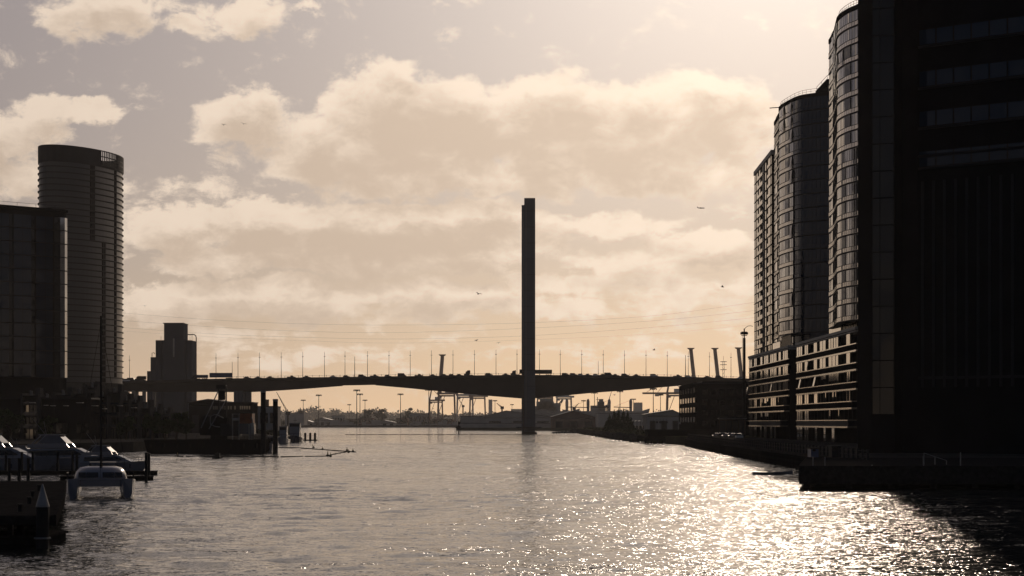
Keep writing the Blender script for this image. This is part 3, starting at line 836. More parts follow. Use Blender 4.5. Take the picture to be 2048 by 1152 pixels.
# ------------------------------------------------------------------ the two wavy towers
def wavy_tower(label, plan, z0, z1, nf, back, dark_from, openings, flat_top):
    """plan: open polyline from the far end of the facade to the near end"""
    pl = cat_rom(plan, 6)
    cx = sum(p[0] for p in pl) / len(pl); cy = sum(p[1] for p in pl) / len(pl)
    t_ = thing('apartment_tower', label, 'apartment tower', (cx + 8, cy, z0), 'wavy towers on the right bank')
    inner = [(p[0] + .9, p[1]) for p in pl]
    b = MB(); b.prism(inner + back, z0, z1 - .3); b.build('core_wall', 'black', t_)
    H = (z1 - z0) / nf
    rl = pl[::-1]
    lit = [p for i, p in enumerate(pl) if i <= dark_from]; drk = [p for i, p in enumerate(pl) if i >= dark_from]
    # cumulative length for openings
    for i in range(nf):
        z = z0 + i * H
        b = MB(); b.wall([(p[0] - .32, p[1]) for p in pl], z - .12, z + .14, 1.6); b.build('floor_slab', 'darksteel', t_)
        for nm, line, mt in (('lit', lit, 'spandrel'), ('dark', drk, 'glass_blue')):
            if len(line) < 2: continue
            b = MB(); b.wall([(p[0] - .22, p[1]) for p in line], z + .16, z + 1.05, .12); b.build('spandrel_band', mt, t_)
            b = MB(); b.wall([(p[0] - .12, p[1]) for p in line], z + 1.12, z + H - .18, .10)
            b.build('window_band', 'glass' if nm == 'lit' else 'glass_blue', t_)
        b = MB(); b.wall([(p[0] - .3, p[1]) for p in pl], z + 1.05, z + 1.13, .35); b.build('transom', 'darksteel', t_)
        # mullions
        b = MB(); acc = 0.0
        for p, q_ in zip(pl, pl[1:]):
            L = math.dist(p, q_); s_ = (1.3 - acc % 1.3) if acc else 0
            while s_ < L:
                u = s_ / L; xx = p[0] + (q_[0]-p[0])*u; yy = p[1] + (q_[1]-p[1])*u
                b.box(xx - .15, xx - .02, yy - .035, yy + .035, z + 1.13, z + H - .18); b.box(xx - .245, xx - .1, yy - .03, yy + .03, z + .16, z + 1.05); s_ += 1.3
            acc += L
        stuff(b.build('mullion', 'darksteel', t_))
        for (pa, pb_, fr) in openings(i):
            ya, yb = pa, pb_
            def xat(y):
                for p, q_ in zip(pl, pl[1:]):
                    if (p[1] - y) * (q_[1] - y) <= 0 and p[1] != q_[1]: return p[0] + (q_[0]-p[0])*(y-p[1])/(q_[1]-p[1])
                return pl[-1][0]
            b = MB(); xa, xb = xat(ya), xat(yb)
            zl = z + (1.12 if fr < 1 else .2)
            b.loft([[(xa - .30, ya, zl), (xb - .30, yb, zl), (xb - .30, yb, z + H - .2), (xa - .30, ya, z + H - .2)], [(xa - .1, ya, zl), (xb - .1, yb, zl), (xb - .1, yb, z + H - .2), (xa - .1, ya, z + H - .2)]])
            b.build('dark_window', 'glass_dark', t_)
            if fr == 2:          # an awning window pushed open
                b = MB(); b.face([(xa - .75, ya, zl), (xb - .75, yb, zl), (xb - .32, yb, z + H - .3), (xa - .32, ya, z + H - .3)]); b.build('open_sash', 'glass_warm', t_)
    if flat_top:
        b = MB(); b.prism([(p[0] - .3, p[1]) for p in pl] + back, z1 - .3, z1 + .7); b.build('roof', 'black', t_)
        b = MB(); pts = [(p[0] + .3, p[1]) for p in pl]
        for p, q_ in zip(pts, pts[1:]):
            b.beam((*p, z1 + 1.9), (*q_, z1 + 1.9), .07); b.beam((*p, z1 + 1.3), (*q_, z1 + 1.3), .05)
        for p in pts[::2]: b.beam((*p, z1 + .7), (*p, z1 + 1.9), .06)
        b.build('roof_railing', 'darksteel', t_)
    return t_
rndt = random.Random(11)
planA = [(76.9, 592), (75.9, 573), (74.6, 563.5), (75.2, 555), (77.0, 545), (79.6, 540.7), (84.8, 537), (93, 535)]
def openA(i):
    o = []
    yb = 93
    o.append((555.0, 551.6, .5))
    if i % 5 == 3 or rndt.random() < .12: o.append((549.6, 548.4, 2))
    o.append((584.5, 582.0, .5) if i % 3 else (586, 580, .5))
    o.append((571.5, 569.5, .5))
    if i in (16, 17): o = [(557.5, 556.3, 2), (550, 549, 2)]
    return o
ta = wavy_tower('wavy dark glass tower between the slab tower and the taller looking curved tower', planA, 27.2, 94.0, 18, [(93, 575), (86, 592)], 22, openA, True)
b = MB(); b.box(84, 92.8, 540, 560, 94.7, 98.5); o = b.build('plant_room', 'black', ta)
b = MB()
for (p, q_) in (((84.2, 540.2), (92.6, 540.2)), ((84.2, 540.2), (84.2, 559))):
    b.beam((*p, 99.5), (*q_, 99.5), .08)
for p in ((84.2, 540.2), (88, 540.2), (92.6, 540.2), (84.2, 550), (84.2, 559)): b.beam((*p, 98.5), (*p, 99.5), .08)
b.build('roof_frame', 'darksteel', ta)
b = MB(); b.beam((72.6, 570, 95.4), (79, 567, 95.4), .22); b.beam((78.8, 567, 94.4), (78.8, 567, 95.8), .2); b.build('window_cleaning_arm', 'darksteel', ta)
planB = [(73.8, 470), (73.3, 460), (72.1, 449), (71.5, 443), (71.7, 438.5), (72.4, 434), (73.6, 430), (74.5, 424), (76, 414)]
def openB(i):
    o = [(436.4, 433.0, .5 if i > 9 else 1)] if i < 16 else []
    if i < 10: o[0] = (438.6, 431.4, 1); o.append((430.9, 430.3, 1)); 
    o.append((463.2, 461.2, .5)); o.append((457.6, 456.0, .5 if i % 4 else 2)); o.append((453.2, 451.8, .5))
    if i % 4 == 1: o.append((445.5, 444.9, 2))
    if i == 15: o += [(444, 443.4, 2), (438, 437.4, 2)]
    return o
wavy_tower('taller looking curved glass tower partly hidden by the black building at right', planB, 28.6, 95.0, 18, [(100, 414), (100, 470)], 40, openB, True)

# ------------------------------------------------------------------ slab tower with notched panels
def slab_tower():
    xf, yf, xn, yn = 77.9, 650.0, 76.7, 597.0
    t_ = thing('slab_apartment_tower', 'narrow slab tower clad in pale notched panels, farthest of the right bank towers', 'apartment tower', (85, 620, 2.3))
    def pt(u, off=0.0): return (xf + (xn-xf)*u - off, yf + (yn-yf)*u)
    ztop, z0 = 86.0, 27.0
    b = MB(); b.prism([pt(0, -.6), pt(1, -.6), (96, yn), (96, yf)], 2.3, ztop); b.build('wall', 'black', t_)
    b = MB(); b.prism([pt(0, .3), pt(1, .3), (96.3, yn), (96.3, yf)], ztop, ztop + 1.3); b.build('parapet', 'render', t_)
    b = MB()
    for u in (.25, .6, .75):
        p = pt(u, -1); b.box(p[0], p[0] + 2, p[1], p[1] + 2.5, ztop + 1.3, ztop + 2.6)
    b.build('roof_plant', 'cladding', t_)
    nf = 20; H = (ztop - z0) / nf
    def panel(nm, pieces, z, m='beige'):
        b = MB()
        for (u0, u1, a, c) in pieces:
            p, q_ = pt(u0), pt(u1)
            b.loft([[(p[0], p[1], z + a*H), (q_[0], q_[1], z + a*H), (q_[0], q_[1], z + c*H), (p[0], p[1], z + c*H)],
                    [(p[0] + .5, p[1], z + a*H), (q_[0] + .5, q_[1], z + a*H), (q_[0] + .5, q_[1], z + c*H), (p[0] + .5, p[1], z + c*H)]])
        b.build(nm, m, t_)
    lo, hi = .06, .94
    g = lambda v: (v - 55) / 290.0
    U = lambda v: max(0.0, min(1.0, ((1504 + (v - 60) / 6.4) - 1502.5) / 46.5))
    # perspective along the wall: column -> distance
    def W(v):
        px = 1495 + v / 6.4
        k1 = (px - 1024) / F
        # solve xf+(xn-xf)u = k1*(yf+(yn-yf)u)
        return max(0.0, min(1.0, (xf - k1*yf) / (k1*(yn-yf) - (xn-xf))))
    for i in range(nf):
        z = z0 + i * H
        panel('strip_panel', [(W(57), W(72), lo, hi)], z)
        panel('strip_panel', [(W(78), W(88), lo, hi)], z)
        panel('strip_panel', [(W(96), W(106), lo, hi)], z)
        panel('notched_panel', [(W(116), W(132), lo, hi), (W(132), W(148), lo, .42), (W(148), W(162), lo, hi), (W(162), W(188), lo, .42 if i % 2 else .5)], z)
        panel('strip_panel', [(W(226), W(238), lo, hi)], z)
        if i > 9:
            panel('hooked_panel', [(W(250), W(264), lo, .42), (W(264), W(290), lo, hi)], z)
            for (a, c) in ((297, 306), (312, 320), (328, 344)): panel('strip_panel', [(W(a), W(c), lo, hi)], z)
        else:
            panel('hooked_panel', [(W(250), W(268), lo, .42), (W(268), W(286), lo, hi)], z)
            panel('notched_panel', [(W(295), W(308), lo, hi), (W(308), W(324), lo, .42), (W(324), W(342), lo, hi)], z)
        p, q_ = pt(0, .06), pt(1, .06)
        b = MB(); b.beam((p[0], p[1], z), (q_[0], q_[1], z), .25, .22); b.build('floor_slab', 'darksteel', t_)
    for u in (W(195), W(208)):
        p = pt(u, -.2); b = MB(); b.tube([(p[0], p[1], z0), (p[0], p[1], ztop)], .35, 6); b.build('downpipe', 'glass_blue', t_)
    return t_
slab_tower()

# ------------------------------------------------------------------ black building at the right edge
def black_tower():
    t_ = thing('office_tower', 'huge black glass building filling the right edge, cut off by the frame', 'office tower', (75, 290, 2.3))
    a = [(51.3, 300), (52.9, 298.0), (56.2, 297.0), (58.0, 301.0), (60.2, 300.2), (73.6, 289), (96, 270), (150, 262)]
    ztop = 97
    b = MB(); b.prism(a + [(150, 335), (60, 335)], 2.3, ztop); b.build('wall', 'black', t_)
    # glazed corner strip: two panels a storey
    z = 8.0; p, q_ = Vector((53.05, 297.9)), Vector((56.1, 296.98)); n = Vector((p.y - q_.y, -(q_.x - p.x) * -1)); n = Vector((-(q_.y-p.y), q_.x-p.x)).normalized() * -.06
    k_ = 0
    while z < ztop - 4:
        for (u0, u1) in ((0.02, .34), (.37, .98)):
            A, B = p.lerp(q_, u0) + n, p.lerp(q_, u1) + n
            b = MB(); b.wall([(B.x, B.y), (A.x, A.y)], z + .05, z + 3.85, .05); b.build('glass_panel', 'glass_dark', t_)
        z += 3.98
    # ribbon windows
    p, q_ = Vector((60.4, 300.0)), Vector((73.5, 289.05)); d = (q_-p).normalized(); n = Vector((d.y, -d.x)) * .08
    for py in (91, 174, 254, 334):
        zb_ = Z(py, 300)
        for i in range(6):
            A, B = p + d*(i*2.85 + .1) + n, p + d*(i*2.85 + 2.7) + n
            b = MB(); b.wall([(B.x, B.y), (A.x, A.y)], zb_, zb_ + 2.2, .07); b.build('window', 'glass_blue', t_)
        A, B = p + n*3, q_ + n*3
        b = MB(); b.wall([(B.x, B.y), (A.x, A.y)], zb_ - .5, zb_ - .15, .2); b.build('sill_ledge', 'cladding', t_)
    # tall fins below
    for i in range(9):
        A = p + d*(i*1.8 + .6) + n
        b = MB(); b.beam((A.x, A.y, 12), (A.x, A.y, 42.5), .14, .5, (d.x, d.y, 0)); b.build('fin', 'cladding', t_)
    for zz in (13.2, 46.0):
        A, B = p + n, q_ + n
        b = MB(); b.wall([(B.x, B.y), (A.x, A.y)], zz, zz + .4, .25); b.build('ledge', 'cladding', t_)
    return t_
black_tower()

# ------------------------------------------------------------------ dark five storey building on the quay
def dark_office():
    xw = 62.0; y1 = xw * F / (1358 - 1024); y0 = xw * F / (1390 - 1024)
    t_ = thing('office_building', 'dark five storey building with small lit windows on its left side, on the quay', 'office building', (75, 690, 2.4))
    zt_ = Z(768, y0)
    b = MB(); b.box(xw + .6, 86, y0, y1 - 8, 2.45, zt_); b.build('wall', 'black', t_)
    b = MB(); b.box(xw, xw + .7, y0 + .02, y1, 2.45, 6.2); b.box(xw + .6, 75, y1 - 8, y1, 2.45, Z(785, y1)); b.build('rear_wing', 'black', t_)
    b = MB(); b.box(xw + 3, 85, y0 + 6, y1 - 12, zt_, zt_ + 1.0); b.build('roof_plant', 'cladding', t_)
    ys = [y1, y0]
    tops = [(842, 850), (824, 832), (805, 814), (787, 795)]
    for i in range(4):
        zc0 = 6.9 + i * 3.35
        b = MB(); b.box(xw - .02, xw + .6, y0, y1, zc0 + 1.75, zc0 + 3.35); b.build('spandrel', 'black', t_)
        for j in range(6):
            ya = y0 + 1 + j * (y1 - y0 - 1.5) / 6; yb = ya + (y1 - y0) / 6 * .62
            b = MB(); b.box(xw + .02, xw + .12, ya, yb, zc0 + .02, zc0 + 1.72); b.build('window', 'glass_warm', t_)
            b = MB(); b.box(xw - .02, xw + .6, yb, yb + (y1 - y0)/6*.36, zc0, zc0 + 1.749); b.build('pier_panel', 'black', t_)
    for i in range(4):
        for j in range(7):
            b = MB(); xx = 64.5 + j * 2.9; b.box(xx, xx + 1.9, y0 - .06, y0, 5.5 + i*3.6, 7.4 + i*3.6); b.build('window', 'glass_dark', t_)
    b = MB(); b.box(xw - .3, 86.2, y0 - .3, y0 + 2, zt_, zt_ + .35); b.build('parapet', 'cladding', t_)
    return t_
dark_office()

# floodlight mast
t_ = thing('floodlight_mast', 'tall black floodlight mast with a swan neck arm left of the slab tower', 'light mast', (X(1488.5, 640), 640, 2.4))
x = X(1488.5, 640); zt_ = Z(657, 640)
b = MB(); b.tube([(x, 640, 2.4), (x, 640, zt_ - 3)], [.5, .42], 8); b.tube([(x, 640, zt_ - 3), (x, 640, zt_)], .2, 8); b.build('pole', 'darksteel', t_)
b = MB()
for i in range(8):
    a = 2*math.pi*i/8; b.box(x + .95*math.cos(a) - .25, x + .95*math.cos(a) + .25, 640 + .95*math.sin(a) - .2, 640 + .95*math.sin(a) + .2, zt_ - 1.9, zt_ - 1.2)
b.tube([(x + .9*math.cos(2*math.pi*i/12), 640 + .9*math.sin(2*math.pi*i/12), zt_ - 1.1) for i in range(13)], .09, 5); b.tube([(x + .9*math.cos(2*math.pi*i/12), 640 + .9*math.sin(2*math.pi*i/12), zt_ - 2.2) for i in range(13)], .09, 5)
b.build('lamp_ring', 'darksteel', t_)
b = MB(); b.tube([(x, 640, zt_ - .3), (x + .5, 640, zt_ + .3), (x + 1.1, 640, zt_ + .75), (x + 1.9, 640, zt_ + .85), (x + 2.8, 640, zt_ + .7)], .09, 6); b.build('swan_neck', 'darksteel', t_)
b = MB(); b.tube([(x - .6, 640, 4), (x - .6, 640, zt_ - 2.4)], .05, 4)
b.build('ladder_rail', 'darksteel', t_)

# ------------------------------------------------------------------ quay edge furniture
rail = thing('quay_railing', 'low dark railing along the curved quay edge below the apartment blocks', 'railing', (46, 430, 2.3))
Q = cat_rom([(42.2, 240), (42.4, 262), (43.0, 306), (44.2, 367), (47.9, 495), (51.4, 592)], 14)
b = MB()
for p, q_ in zip(Q, Q[1:]):
    for h in (.55, 1.1): b.beam((*p, 2.3 + h), (*q_, 2.3 + h), .06)
b.build('rail', 'darksteel', rail)
acc = 0; L_ = 0
for p, q_ in zip(Q, Q[1:]):
    L = math.dist(p, q_); s_ = -acc
    while s_ < L:
        if s_ >= 0:
            u = s_ / L; b = MB(); xx, yy = p[0] + (q_[0]-p[0])*u, p[1] + (q_[1]-p[1])*u
            b.box(xx - .12, xx + .12, yy - .12, yy + .12, 2.3, 3.55); b.box(xx - .16, xx + .16, yy - .16, yy + .16, 3.45, 3.6); b.build('post', 'cladding', rail)
        s_ += 3.6
    acc = L - (s_ - 3.6)
# timber fender piles on the quay face
i = 0
fp = None
for p, q_ in zip(Q, Q[1:]):
    for u in (0.0, .5):
        xx, yy = p[0] + (q_[0]-p[0])*u, p[1] + (q_[1]-p[1])*u
        b = MB() if fp is None else None
        if fp is None:
            b.tube([(0, 0, -1.5), (0, 0, 1.9)], .22, 7)
            fp = b.build('fender_pile', 'timber'); tag(fp, 'dark timber fender pile against the quay wall below the railing', 'pile', 'fender piles along the quay wall'); o = fp
        else: o = fp.copy(); COL.objects.link(o)
        o.location = (xx - .75, yy, 0)

# near wharf on piles
wh = thing('timber_wharf', 'black piled wharf jutting into the water at the foot of the black building', 'wharf', (60, 240, 0))
b = MB(); b.prism([(29.3, 206), (140, 206), (140, 256), (37.4, 256)], 1.95, 2.35); b.build('deck', 'timber', wh)
b = MB(); b.box(29.2, 140, 205.6, 206, .55, 2.38); b.wall([(29.15, 205.9), (37.2, 256)], .9, 2.38, -.2); b.build('fascia_board', 'timber', wh)
for xx in [30.3 + 4.3*i for i in range(12)]:
    for yy in (207.5, 228, 250):
        if xx < 29.6 + (yy - 206)*.17: continue
        b = MB(); b.tube([(xx, yy, -2), (xx, yy, 1.95)], .35, 8); b.build('pile', 'timber', wh)
# light handrails and posts on the wharf
gr = thing('gangway_handrail', 'thin pale sloping handrail on the black wharf at right', 'handrail', (X(1870, 214), 214, 2.35))
b = MB(); b.beam(P(1848, 906, 214), P(1893, 921, 214), .05); b.build('rail', 'steel', gr)
for a in ((1848, 906), (1870, 913.5), (1893, 921)):
    p = P(*a, 214); b = MB(); b.beam((p[0], p[1], 2.35), p, .07); b.build('post', 'steel', gr)
for (px, top, lab) in ((1847, 912, 'pale post at the foot of the sloping handrail'), (1921, 905, 'pale post standing alone at the far right of the wharf'), (1744, 930, 'short pale post at the middle of the wharf edge'),
                       (1626, 914, 'pale post left of the boxes on the wharf'), (1650, 914, 'pale post right of the boxes on the wharf')):
    D = 209; x_ = X(px, D); o = MB().tube([(x_, D, 2.35), (x_, D, Z(top, D))], .06, 6).build('wharf_post', 'steel', None, org=(x_, D, 2.35)); tag(o, lab, 'post')
# kiosk and boxes by the quay
def kiosk(px0, px1, ty, by, D, m, lab, nm='kiosk'):
    x0, x1 = X(px0, D), X(px1, D); z0, z1 = max(2.31, Z(by, D)), Z(ty, D)
    t_ = thing(nm, lab, 'kiosk', ((x0+x1)/2, D, z0))
    b = MB(); b.box(x0, x1, D, D + 3, z0, z1); b.build('wall', m, t_)
    b = MB(); b.box(x0 - .15, x1 + .15, D - .4, D + 3.2, z1, z1 + .12); b.build('roof', 'cladding', t_)
    b = MB(); b.box(x0 + .2, x0 + (x1-x0)*.6, D - .04, D, z0 + 1.0, z1 - .3); b.build('window', 'glass_dark', t_)
kiosk(1622, 1637, 898, 915, 262, 'bluebox', 'small blue kiosk on the quay above the wharf')
kiosk(1664, 1682, 893, 915, 262, 'cladding', 'grey kiosk on the quay right of the blue one')
# moored dinghy by the wharf
dg = thing('rowing_boat', 'low white boat moored left of the black wharf, almost lost in the glare', 'boat', (X(1545, 262), 262, 0))
x_ = X(1545, 262)
b = MB(); rings = []
for (u, w_, h) in ((-2.6, .7, .45), (-1, .85, .4), (1, .75, .45), (2.6, .05, .6)):
    rings.append([(x_ + u, 262 - w_, h), (x_ + u, 262 - w_*.6, -.1), (x_ + u, 262 + w_*.6, -.1), (x_ + u, 262 + w_, h)])
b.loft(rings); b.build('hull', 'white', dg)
b = MB(); b.box(x_ - .6, x_ - .3, 261.3, 262.7, .42, .47); b.build('thwart', 'timber', dg)

# far wharf on piles in front of the office
w2 = thing('timber_wharf', 'dark piled wharf in front of the five storey building, light showing between its piles', 'wharf', (50, 650, 0))
yq = 655; x0, x1 = X(1290, yq), X(1392, yq)
b = MB(); b.box(x0, x1 + 8, yq, yq + 40, 1.6, 2.2); b.build('deck', 'timber', w2)
b = MB(); b.box(x0, X(1372, yq), yq - .3, yq, .9, 2.3); b.build('fascia_board', 'timber', w2)
for i in range(9):
    xx = x0 + .3 + i * 1.9
    b = MB(); b.tube([(xx, yq + .5, -2), (xx, yq + .5, 1.7)], .28 if i % 3 else .5, 8); b.build('pile', 'timber', w2)
b = MB(); b.box(X(1297, yq), x1 + 9, yq + 4, yq + 16, 2.2, Z(859, yq)); o = b.build('wharf_shed', 'black', None, org=(x1 - 4, yq + 10, 2.2)); tag(o, 'long low black shed on the far wharf under the five signposts', 'shed')
for i, px in enumerate((1307.5, 1314, 1320.5, 1327, 1333.5)):
    D = 690; x_ = X(px, D); zt_ = Z(838, D)
    t_ = thing('sign_post', '%s of the five thin signposts behind the low black shed' % ('leftmost', 'second from left', 'middle', 'second from right', 'rightmost')[i], 'signpost', (x_, D, 2.45), 'thin signposts behind the shed')
    b = MB(); b.tube([(x_, D, 2.45), (x_, D, zt_)], .07, 6); b.build('post', 'darksteel', t_)
    b = MB(); b.tube([(x_, D - .06, zt_ - 1.1), (x_, D + .02, zt_ - 1.1)], .42, 12); b.build('sign_disc', 'darksteel', t_)
# cars parked on the quay (their windscreens catch the light)
for i, (px, D) in enumerate(((1436, 575), (1446, 590), (1455, 565), (1462, 595), (1468, 560), (1478, 545))):
    x_ = X(px, D); o = dup(protos[('hatch', 'paint_white') if i % 2 else ('sedan', 'paint_dark')], (x_, D, 2.31), R(90 if i % 2 else 60), ('leftmost', 'second', 'third', 'fourth', 'fifth', 'rightmost')[i] + ' car of the row parked on the quay')
    o['group'] = 'cars parked on the quay'
# low promenade tram shelter in front of the dark building
st = thing('glass_shelter', 'long low glass shelter on the quay right of the five storey building', 'shelter', (X(1465, 610), 604, 2.3))
x0, x1 = X(1437, 604), X(1492, 604)
b = MB(); b.box(x0, x1, 602, 606, Z(838, 604), Z(836, 604)); b.build('roof', 'steel', st)
for i in range(5):
    xx = x0 + .4 + i*(x1-x0-.8)/4
    b = MB(); b.box(xx - .1, xx + .1, 603.9, 604.1, 2.31, Z(838, 604)); b.build('post', 'darksteel', st)
for i in range(4):
    xx = x0 + .6 + i*(x1-x0-.8)/4; b = MB(); b.box(xx, xx + (x1-x0)/4 - .4, 605, 605.08, 2.6, Z(841, 604)); b.build('pane', 'glass_blue', st)

# ------------------------------------------------------------------ left bank: round tower
def round_tower():
    c, s = math.cos(R(12)), math.sin(R(12))
    right = Vector((c, s)); fwd = Vector((-s, c))
    ctr = Vector((X(163, 1000), 1000.0))
    maj = right * math.cos(R(60)) + fwd * math.sin(R(60)); mnr = Vector((-maj.y, maj.x))
    def ring(off=0.0, k0=0, k1=64, n=64):
        return [tuple(ctr + maj * math.cos(2*math.pi*k_/n) * (32.4 + off) + mnr * math.sin(2*math.pi*k_/n) * (14.6 + off)) for k_ in range(k0, k1)]
    t_ = thing('round_apartment_tower', 'tall dark oval tower with closely spaced floor rings, left of the silos', 'apartment tower', (ctr.x, ctr.y, 2.3))
    zt_ = 6.8 + 539 * 1000 / F; z0 = Z(768, 1000); H = 11.65 * 1000 / F
    b = MB(); b.prism(ring(-1.2), 2.3, zt_ - 9); b.build('core_wall', 'concrete_dark', t_)
    b = MB(); b.prism(ring(-3), 2.3, z0); b.build('lobby_wall', 'black', t_)
    for i in range(10):
        pts = ring(-.8, 0, 64)[i * 6]
        b = MB(); b.box(pts[0] - .6, pts[0] + .6, pts[1] - .6, pts[1] + .6, 2.3, z0); b.build('column', 'concrete_dark', t_)
    z = z0; i = 0
    while z < zt_ - 10:
        R1 = ring(.28); b = MB(); b.prism(R1, z, z + .42); b.build('floor_slab', 'darksteel', t_)
        b = MB(); R2 = ring(-.35)
        b.loft([[(p[0], p[1], z + .42) for p in R2], [(p[0], p[1], z + H) for p in R2]], cap=False)
        b.build('facade_band', 'tower_face', t_)
        # black boxes that paint in balcony recess shade, near the right and further round
        for (px, w_) in ([(232.5, 4.2)] if i > 0 else []) + ([(212, 6.5)] if i < 24 else [(183, 9)]):
            best = min(range(64), key=lambda k_: abs((ring(0)[k_][0]/ring(0)[k_][1]*F + 1024) - px) + (1000 if ring(0)[k_][1] > ctr.y + (30 if px > 225 else 5) else 0))
            p = Vector(ring(-.3)[best]); q_ = Vector(ring(-.3)[(best+1) % 64]); d = (q_ - p).normalized(); n = Vector((d.y, -d.x))
            if n.dot(p - ctr) < 0: n = -n
            w2 = w_ * .245 * 1.0 / max(.25, abs(d.dot(right)))
            a = p - d * w2 * .5 + n * .1; e = p + d * w2 * .5 + n * .1
            b = MB(); b.loft([[(a.x, a.y, z + .6), (e.x, e.y, z + .6), (e.x, e.y, z + H - .1), (a.x, a.y, z + H - .1)],
                              [(a.x - n.x*.5, a.y - n.y*.5, z + .6), (e.x - n.x*.5, e.y - n.y*.5, z + .6), (e.x - n.x*.5, e.y - n.y*.5, z + H - .1), (a.x - n.x*.5, a.y - n.y*.5, z + H - .1)]])
            b.build('recess_shade_box', 'black', t_)
        z += H; i += 1
    # crown: solid screen, open lattice at the right end
    n = 64; full = ring(0.1)
    def col_of(k_): p = full[k_ % n]; return p[0] / p[1] * F + 1024
    b = MB(); lat = MB(); zc = z
    for k_ in range(n):
        p, q_ = full[k_], full[(k_+1) % n]
        near = (p[1] + q_[1]) / 2 < ctr.y + 30
        openp = col_of(k_) > 196
        if not openp:
            b.beam(((p[0]+q_[0])/2, (p[1]+q_[1])/2, zc), ((p[0]+q_[0])/2, (p[1]+q_[1])/2, zt_), math.dist(p, q_) + .05, .3, (q_[0]-p[0], q_[1]-p[1], 0)) if False else b.wall([p, q_], zc, zt_, .3)
        else:
            for u in (0, .5):
                xx, yy = p[0] + (q_[0]-p[0])*u, p[1] + (q_[1]-p[1])*u
                lat.box(xx - .22, xx + .22, yy - .22, yy + .22, zc, zt_)
            for zz in (zc + .2, zc + 2.4, zc + 4.6, zt_ - .3):
                lat.beam((*p, zz), (*q_, zz), .4)
    b.prism(full, zc - .5, zc)
    b.build('crown_screen', 'cladding', t_); lat.build('crown_lattice', 'cladding', t_)
    return t_
M['tower_face'] = mat('bronze_facade_panels', (0.010, 0.011, 0.014), 0.35, 0.0, scale=0.08, var=0.2, ior=1.6)
round_tower()

# ------------------------------------------------------------------ dark blue glass block at the left edge
def blue_block():
    pl = [(-136.6, 621.5), (-136.9, 619.5), (-138.0, 618.2), (-139.6, 617.2), (-153.2, 604.6), (-175, 584), (-200, 562)]
    t_ = thing('glass_apartment_block', 'dark blue glass block at the left edge with a bright rounded corner column', 'apartment block', (-165, 610, 2.3))
    zt_ = Z(418, 613); z0 = Z(756, 619)
    b = MB(); b.prism([(p[0] - .5, p[1] + .8) for p in pl] + [(-230, 600), (-200, 660), (-143.5, 640)], 2.3, zt_ - .3); b.build('core_wall', 'black', t_)
    b = MB(); b.prism([(p[0] + .25, p[1] - .2) for p in pl] + [(-230, 600), (-200, 660), (-144, 642)], zt_ - .3, zt_ + .5); b.build('roof', 'black', t_)
    b = MB()
    for p, q_ in zip(pl[1:], pl[2:]): b.beam((p[0], p[1], zt_ + 1.5), (q_[0], q_[1], zt_ + 1.5), .08)
    for k_ in range(14):
        u = k_ / 13; p = Vector(pl[3]).lerp(Vector(pl[6]), u); b.beam((p.x, p.y, zt_ + .5), (p.x, p.y, zt_ + 1.5), .07)
    b.build('roof_railing', 'darksteel', t_)
    H = 4.1; z = z0; i = 0
    A, B = Vector(pl[3]), Vector(pl[6]); L = (B - A).length; d = (B - A).normalized(); n = Vector((-d.y, d.x))
    if n.y > 0: n = -n
    while z < zt_ - 3.2:
        b = MB(); b.wall([(p[0] - .02, p[1] - .02) for p in pl[:3]][::-1], z + .12, z + H - .12, .12); b.build('corner_glass', 'glass', t_)
        MB().wall([(p[0] - .02, p[1] - .02) for p in pl[2:4]][::-1], z + .12, z + H - .12, .12).build('glass_panel', 'glass_dark', t_)
        b = MB(); b.wall([(p[0] + .12, p[1] - .1) for p in pl][::-1], z - .12, z + .12, .5); b.build('floor_slab', 'darksteel', t_)
        u = 0.6; j = 0
        ws = [2.6, 3.2, 1.5, 3.0, 3.0, 1.5, 2.6, 3.4, 1.5, 3.4, 3.0, 1.5, 3.2, 3.2]
        for w_ in ws:
            if u + w_ > L - 1 or u > 42: break
            p, q_ = A + d*u + n*.02, A + d*(u + w_ - .12) + n*.02
            off = n * (-.5 if w_ == 1.5 else 0)
            p += off; q_ += off
            b = MB(); b.wall([(p.x, p.y), (q_.x, q_.y)], z + .16, z + H - .16, .08)
            b.build('window' if w_ == 1.5 else 'glass_panel', 'glass_dark' if w_ == 1.5 else 'glass_blue', t_)
            u += w_
        z += H; i += 1
    return t_
blue_block()

# dark podium under the blue block
pd = thing('podium_building', 'dark low podium building below the blue glass block', 'building', (-160, 560, 2.3))
b = MB(); b.prism([(-112.5, 540), (-112.5, 575), (-136, 600), (-230, 560), (-230, 520)], 2.3, Z(800, 560)); b.build('wall', 'black', pd)
b = MB()
for i in range(16):
    xx = -114.5 - i * 5.2; b = MB(); yy = 540 - (xx + 112.5) * -.17; b.box(xx - 1.6, xx + 1.6, yy - .5, yy + .1, 4, 6.6); b.build('window', 'glass_dark', pd)
b = MB(); b.prism([(-112.2, 539.4), (-112.2, 575), (-136, 600.4), (-230.4, 560.4), (-230.4, 519.4)], Z(800, 560), Z(797, 560)); b.build('roof', 'cladding', pd)

